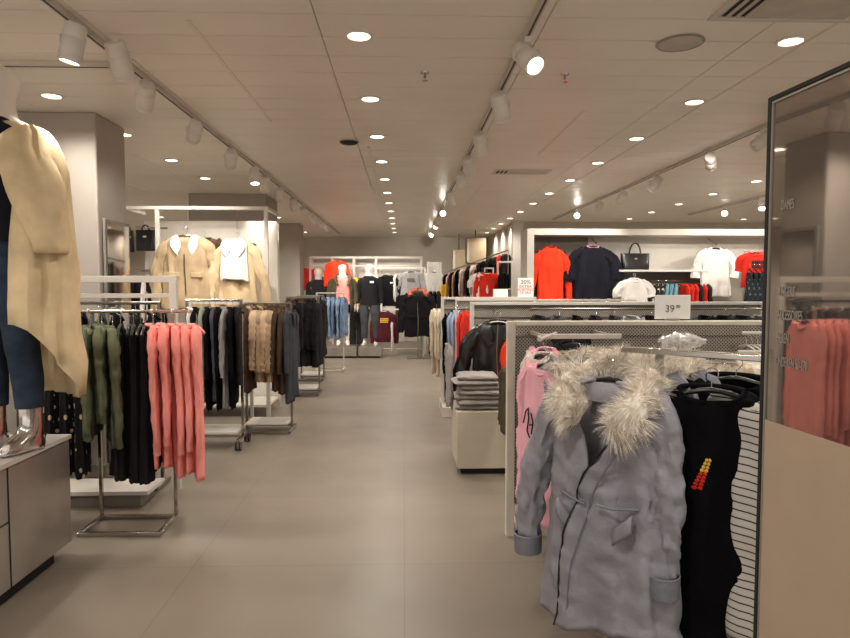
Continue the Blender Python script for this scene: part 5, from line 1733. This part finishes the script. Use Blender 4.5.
put2('redcoat', 337, 258, 15.0, 0, 'bright red coat hanging behind the mannequin in the parka', 'coat', scale=.95)
put2('yel', 358, 275, 14.7, 70, 'yellow sweater hanging between the two far mannequins', 'sweater', scale=1.1)
put2('gjeans', 356, 306, 14.8, 0, 'dark grey jeans hanging between the two far mannequins', 'jeans', hk='clip', scale=.95)
put2('redt', 304, 265, 15.6, 10, 'red top hanging at the left edge of the far display', 'top', scale=1.3)
put2('bswt', 388, 272, 14.6, 4, 'black sweatshirt with small white label right of the far mannequin', 'sweatshirt', scale=1.12)
put2('gswt', 411, 268, 14.6, -3, 'light grey sweatshirt at top right of the far display', 'sweatshirt', scale=1.15)
put2('wtop', 397, 272, 14.75, 75, 'white top edge showing between the black and grey sweatshirts', 'top')
put2('maroon', 384, 308, 14.25, 3, 'maroon sweatshirt with yellow lettering on the low far rail', 'sweatshirt', scale=1.1, hm='plastic_white', hk='thin')
put2('hparka', 418, 288, 13.9, -3, 'black parka with coral pink fur hood right of the far display', 'parka', scale=1.3)
t = thing('garment_stand', 'slim chrome stand holding the parka with the coral fur hood', 'clothes rack', (at(418, 288, 13.9).x, 13.92, 0))
MB().tube([(0, 0, .02), (0, 0, at(418, 288, 13.9).z)], .012).tube([(-.1, 0, at(418, 288, 13.9).z), (.1, 0, at(418, 288, 13.9).z)], .01).build('pole', 'chrome', t)
MB().box(-.25, .25, -.15, .15, 0, .02).build('base', 'steel', t)
for i, (px, k, nm) in enumerate([(399, 'olivec', 'olive jacket'), (403, 'olivec', 'olive jacket'), (407, 'dkjkt', 'dark fur collared jacket'), (431, 'bcard', 'black cardigan'), (435, 'bcard', 'black cardigan'), (439, 'btop', 'black top')]):
    put2(k, px, 288, 14.9, 80, f'{nm}, {ORD[i]} from the left around the coral hooded parka', nm.split()[-1], group='dark clothes at the far right end', zs=1.5 if i > 2 else 1.2)
put2('wtop', 393, 318, 14.4, 85, 'white top hanging right of the maroon sweatshirt', 'top', scale=1.1)
# lit white niche at the far right and hat shelf
a, c = at(427, 262, 17.6), at(441, 290, 17.6)
t = thing('lit_panel_unit', 'brightly lit white wall panel with a white shirt at the far end', 'wall panel', ((a.x + c.x) / 2, 17.6, 0))
w = (c.x - a.x) / 2
MB().box(-w, w, 0, .04, c.z, a.z).build('panel', 'white_panel', t)
MB().box(-w, -w + .04, -.3, 0, 0, a.z).box(w - .04, w, -.3, 0, 0, a.z).build('side', 'white_panel', t)
put2('wshirt2', 434, 270, 17.4, 10, 'white shirt hanging on the lit panel at the far end', 'shirt', scale=.9)
row_y = at(440, 285, 16.2)
for i, (px, py, k, nm) in enumerate([(447, 283, 'yel', 'yellow sweater above the cream cardigans, far end')]):
    put2(k, px, py, 16.5, 20, nm, 'sweater', scale=.6)
t = thing('low_table', 'dark low table of black clothes in front of the far right rail', 'table', (at(466, 300, 15.2).x, 15.2, 0))
MB().box(-.85, .85, -.35, .35, .9, .95).build('table_top', 'grey_panel', t, bevel=.004)
for sx_ in (-1, 1):
    for sy_ in (-1, 1):
        MB().box(sx_ * .8 - .02, sx_ * .8 + .02, sy_ * .3 - .02, sy_ * .3 + .02, 0, .9).build('leg', 'grey_panel', t)
for i in range(5):
    folded(f'folded black top, {ORD[i]} from the left on the low far table', (at(466, 300, 15.2).x - .64 + .32 * i, 15.15, .95), .14, .17, .1 + .03 * (i % 2), .1 * i, m='black_soft' if i % 3 else 'pattern', seed=i)['group'] = 'folded black tops on the far table'

# ------------------------------------------------------------------ glass directory panel
MX, MY = at(762.5, 285, 1.66).x, 1.66
ang = math.atan(39 / 640.0) + R(.45)
t = thing('directory_panel', 'large black framed reflective glass panel with white floor directory lettering, at right', 'glass panel', (MX, MY, 0), ang)
# local +Y points away down the aisle, plane x=0, extends towards the camera (-Y)
ztop = at(766, 98, MY).z
zmid = at(766, 418, MY).z
LN = 1.5
MB().box(0, .03, -.012, 0, .02, ztop).build('frame_post', 'dark', t, bevel=.002)
MB().box(0, .03, -LN, -.012, ztop - .012, ztop).build('frame_top', 'dark', t, bevel=.002)
MB().box(.004, .026, -.0165, -.012, .02, ztop - .012).build('inner_edge', 'grey_metal', t)
MB().box(.004, .026, -LN, -.0165, ztop - .018, ztop - .012).build('inner_edge', 'grey_metal', t)
MB().box(.008, .022, -LN, -.0165, zmid, ztop - .018).build('glass_pane', 'glass', t)
MB().box(.006, .024, -LN, -.0165, .06, zmid).build('lower_panel', 'panel_low', t)
MB().box(-.1, .13, -LN, .0, 0, .02).build('foot', 'dark', t)
for body, px, py, s in (('DAMES', 783, 206, .036), ('LINGERIE', 783, 292, .036), ('ACCESSOIRES', 782, 315, .036), ('HEREN', 782, 338, .036), ('KINDEREN 50-170', 781, 361, .036)):
    # distance along the panel where the pixel column falls
    rx = (px - 404) / 640
    u = (MX - rx * MY) / (rx * math.cos(ang) + math.sin(ang)) * -1
    d = abs(u)
    Yp = MY - d * math.cos(ang)
    z = at(px, py, Yp).z
    text_part(body, s, 'glass_ink', t, (.0065, -d, z), rot=(PI / 2, 0, -PI / 2), align='LEFT', depth=.0004, sx=.42)

# ------------------------------------------------------------------ world and view
w = bpy.data.worlds.new('world')
SC.world = w
w.use_nodes = True
bg = w.node_tree.nodes['Background']
bg.inputs[0].default_value = (1.0, .935, .86, 1)
bg.inputs[1].default_value = .95
SC.view_settings.view_transform = 'Standard'
SC.view_settings.look = 'None'
SC.view_settings.gamma = 1
SC.view_settings.exposure = 0.10
SC.cycles.use_denoising = True
SC.cycles.max_bounces = 8
SC.cycles.diffuse_bounces = 5
SC.cycles.glossy_bounces = 4
SC.cycles.sample_clamp_indirect = 4
SC.cycles.caustics_reflective = False
SC.cycles.caustics_refractive = False
SC.cycles.use_adaptive_sampling = True
bpy.context.view_layer.update()
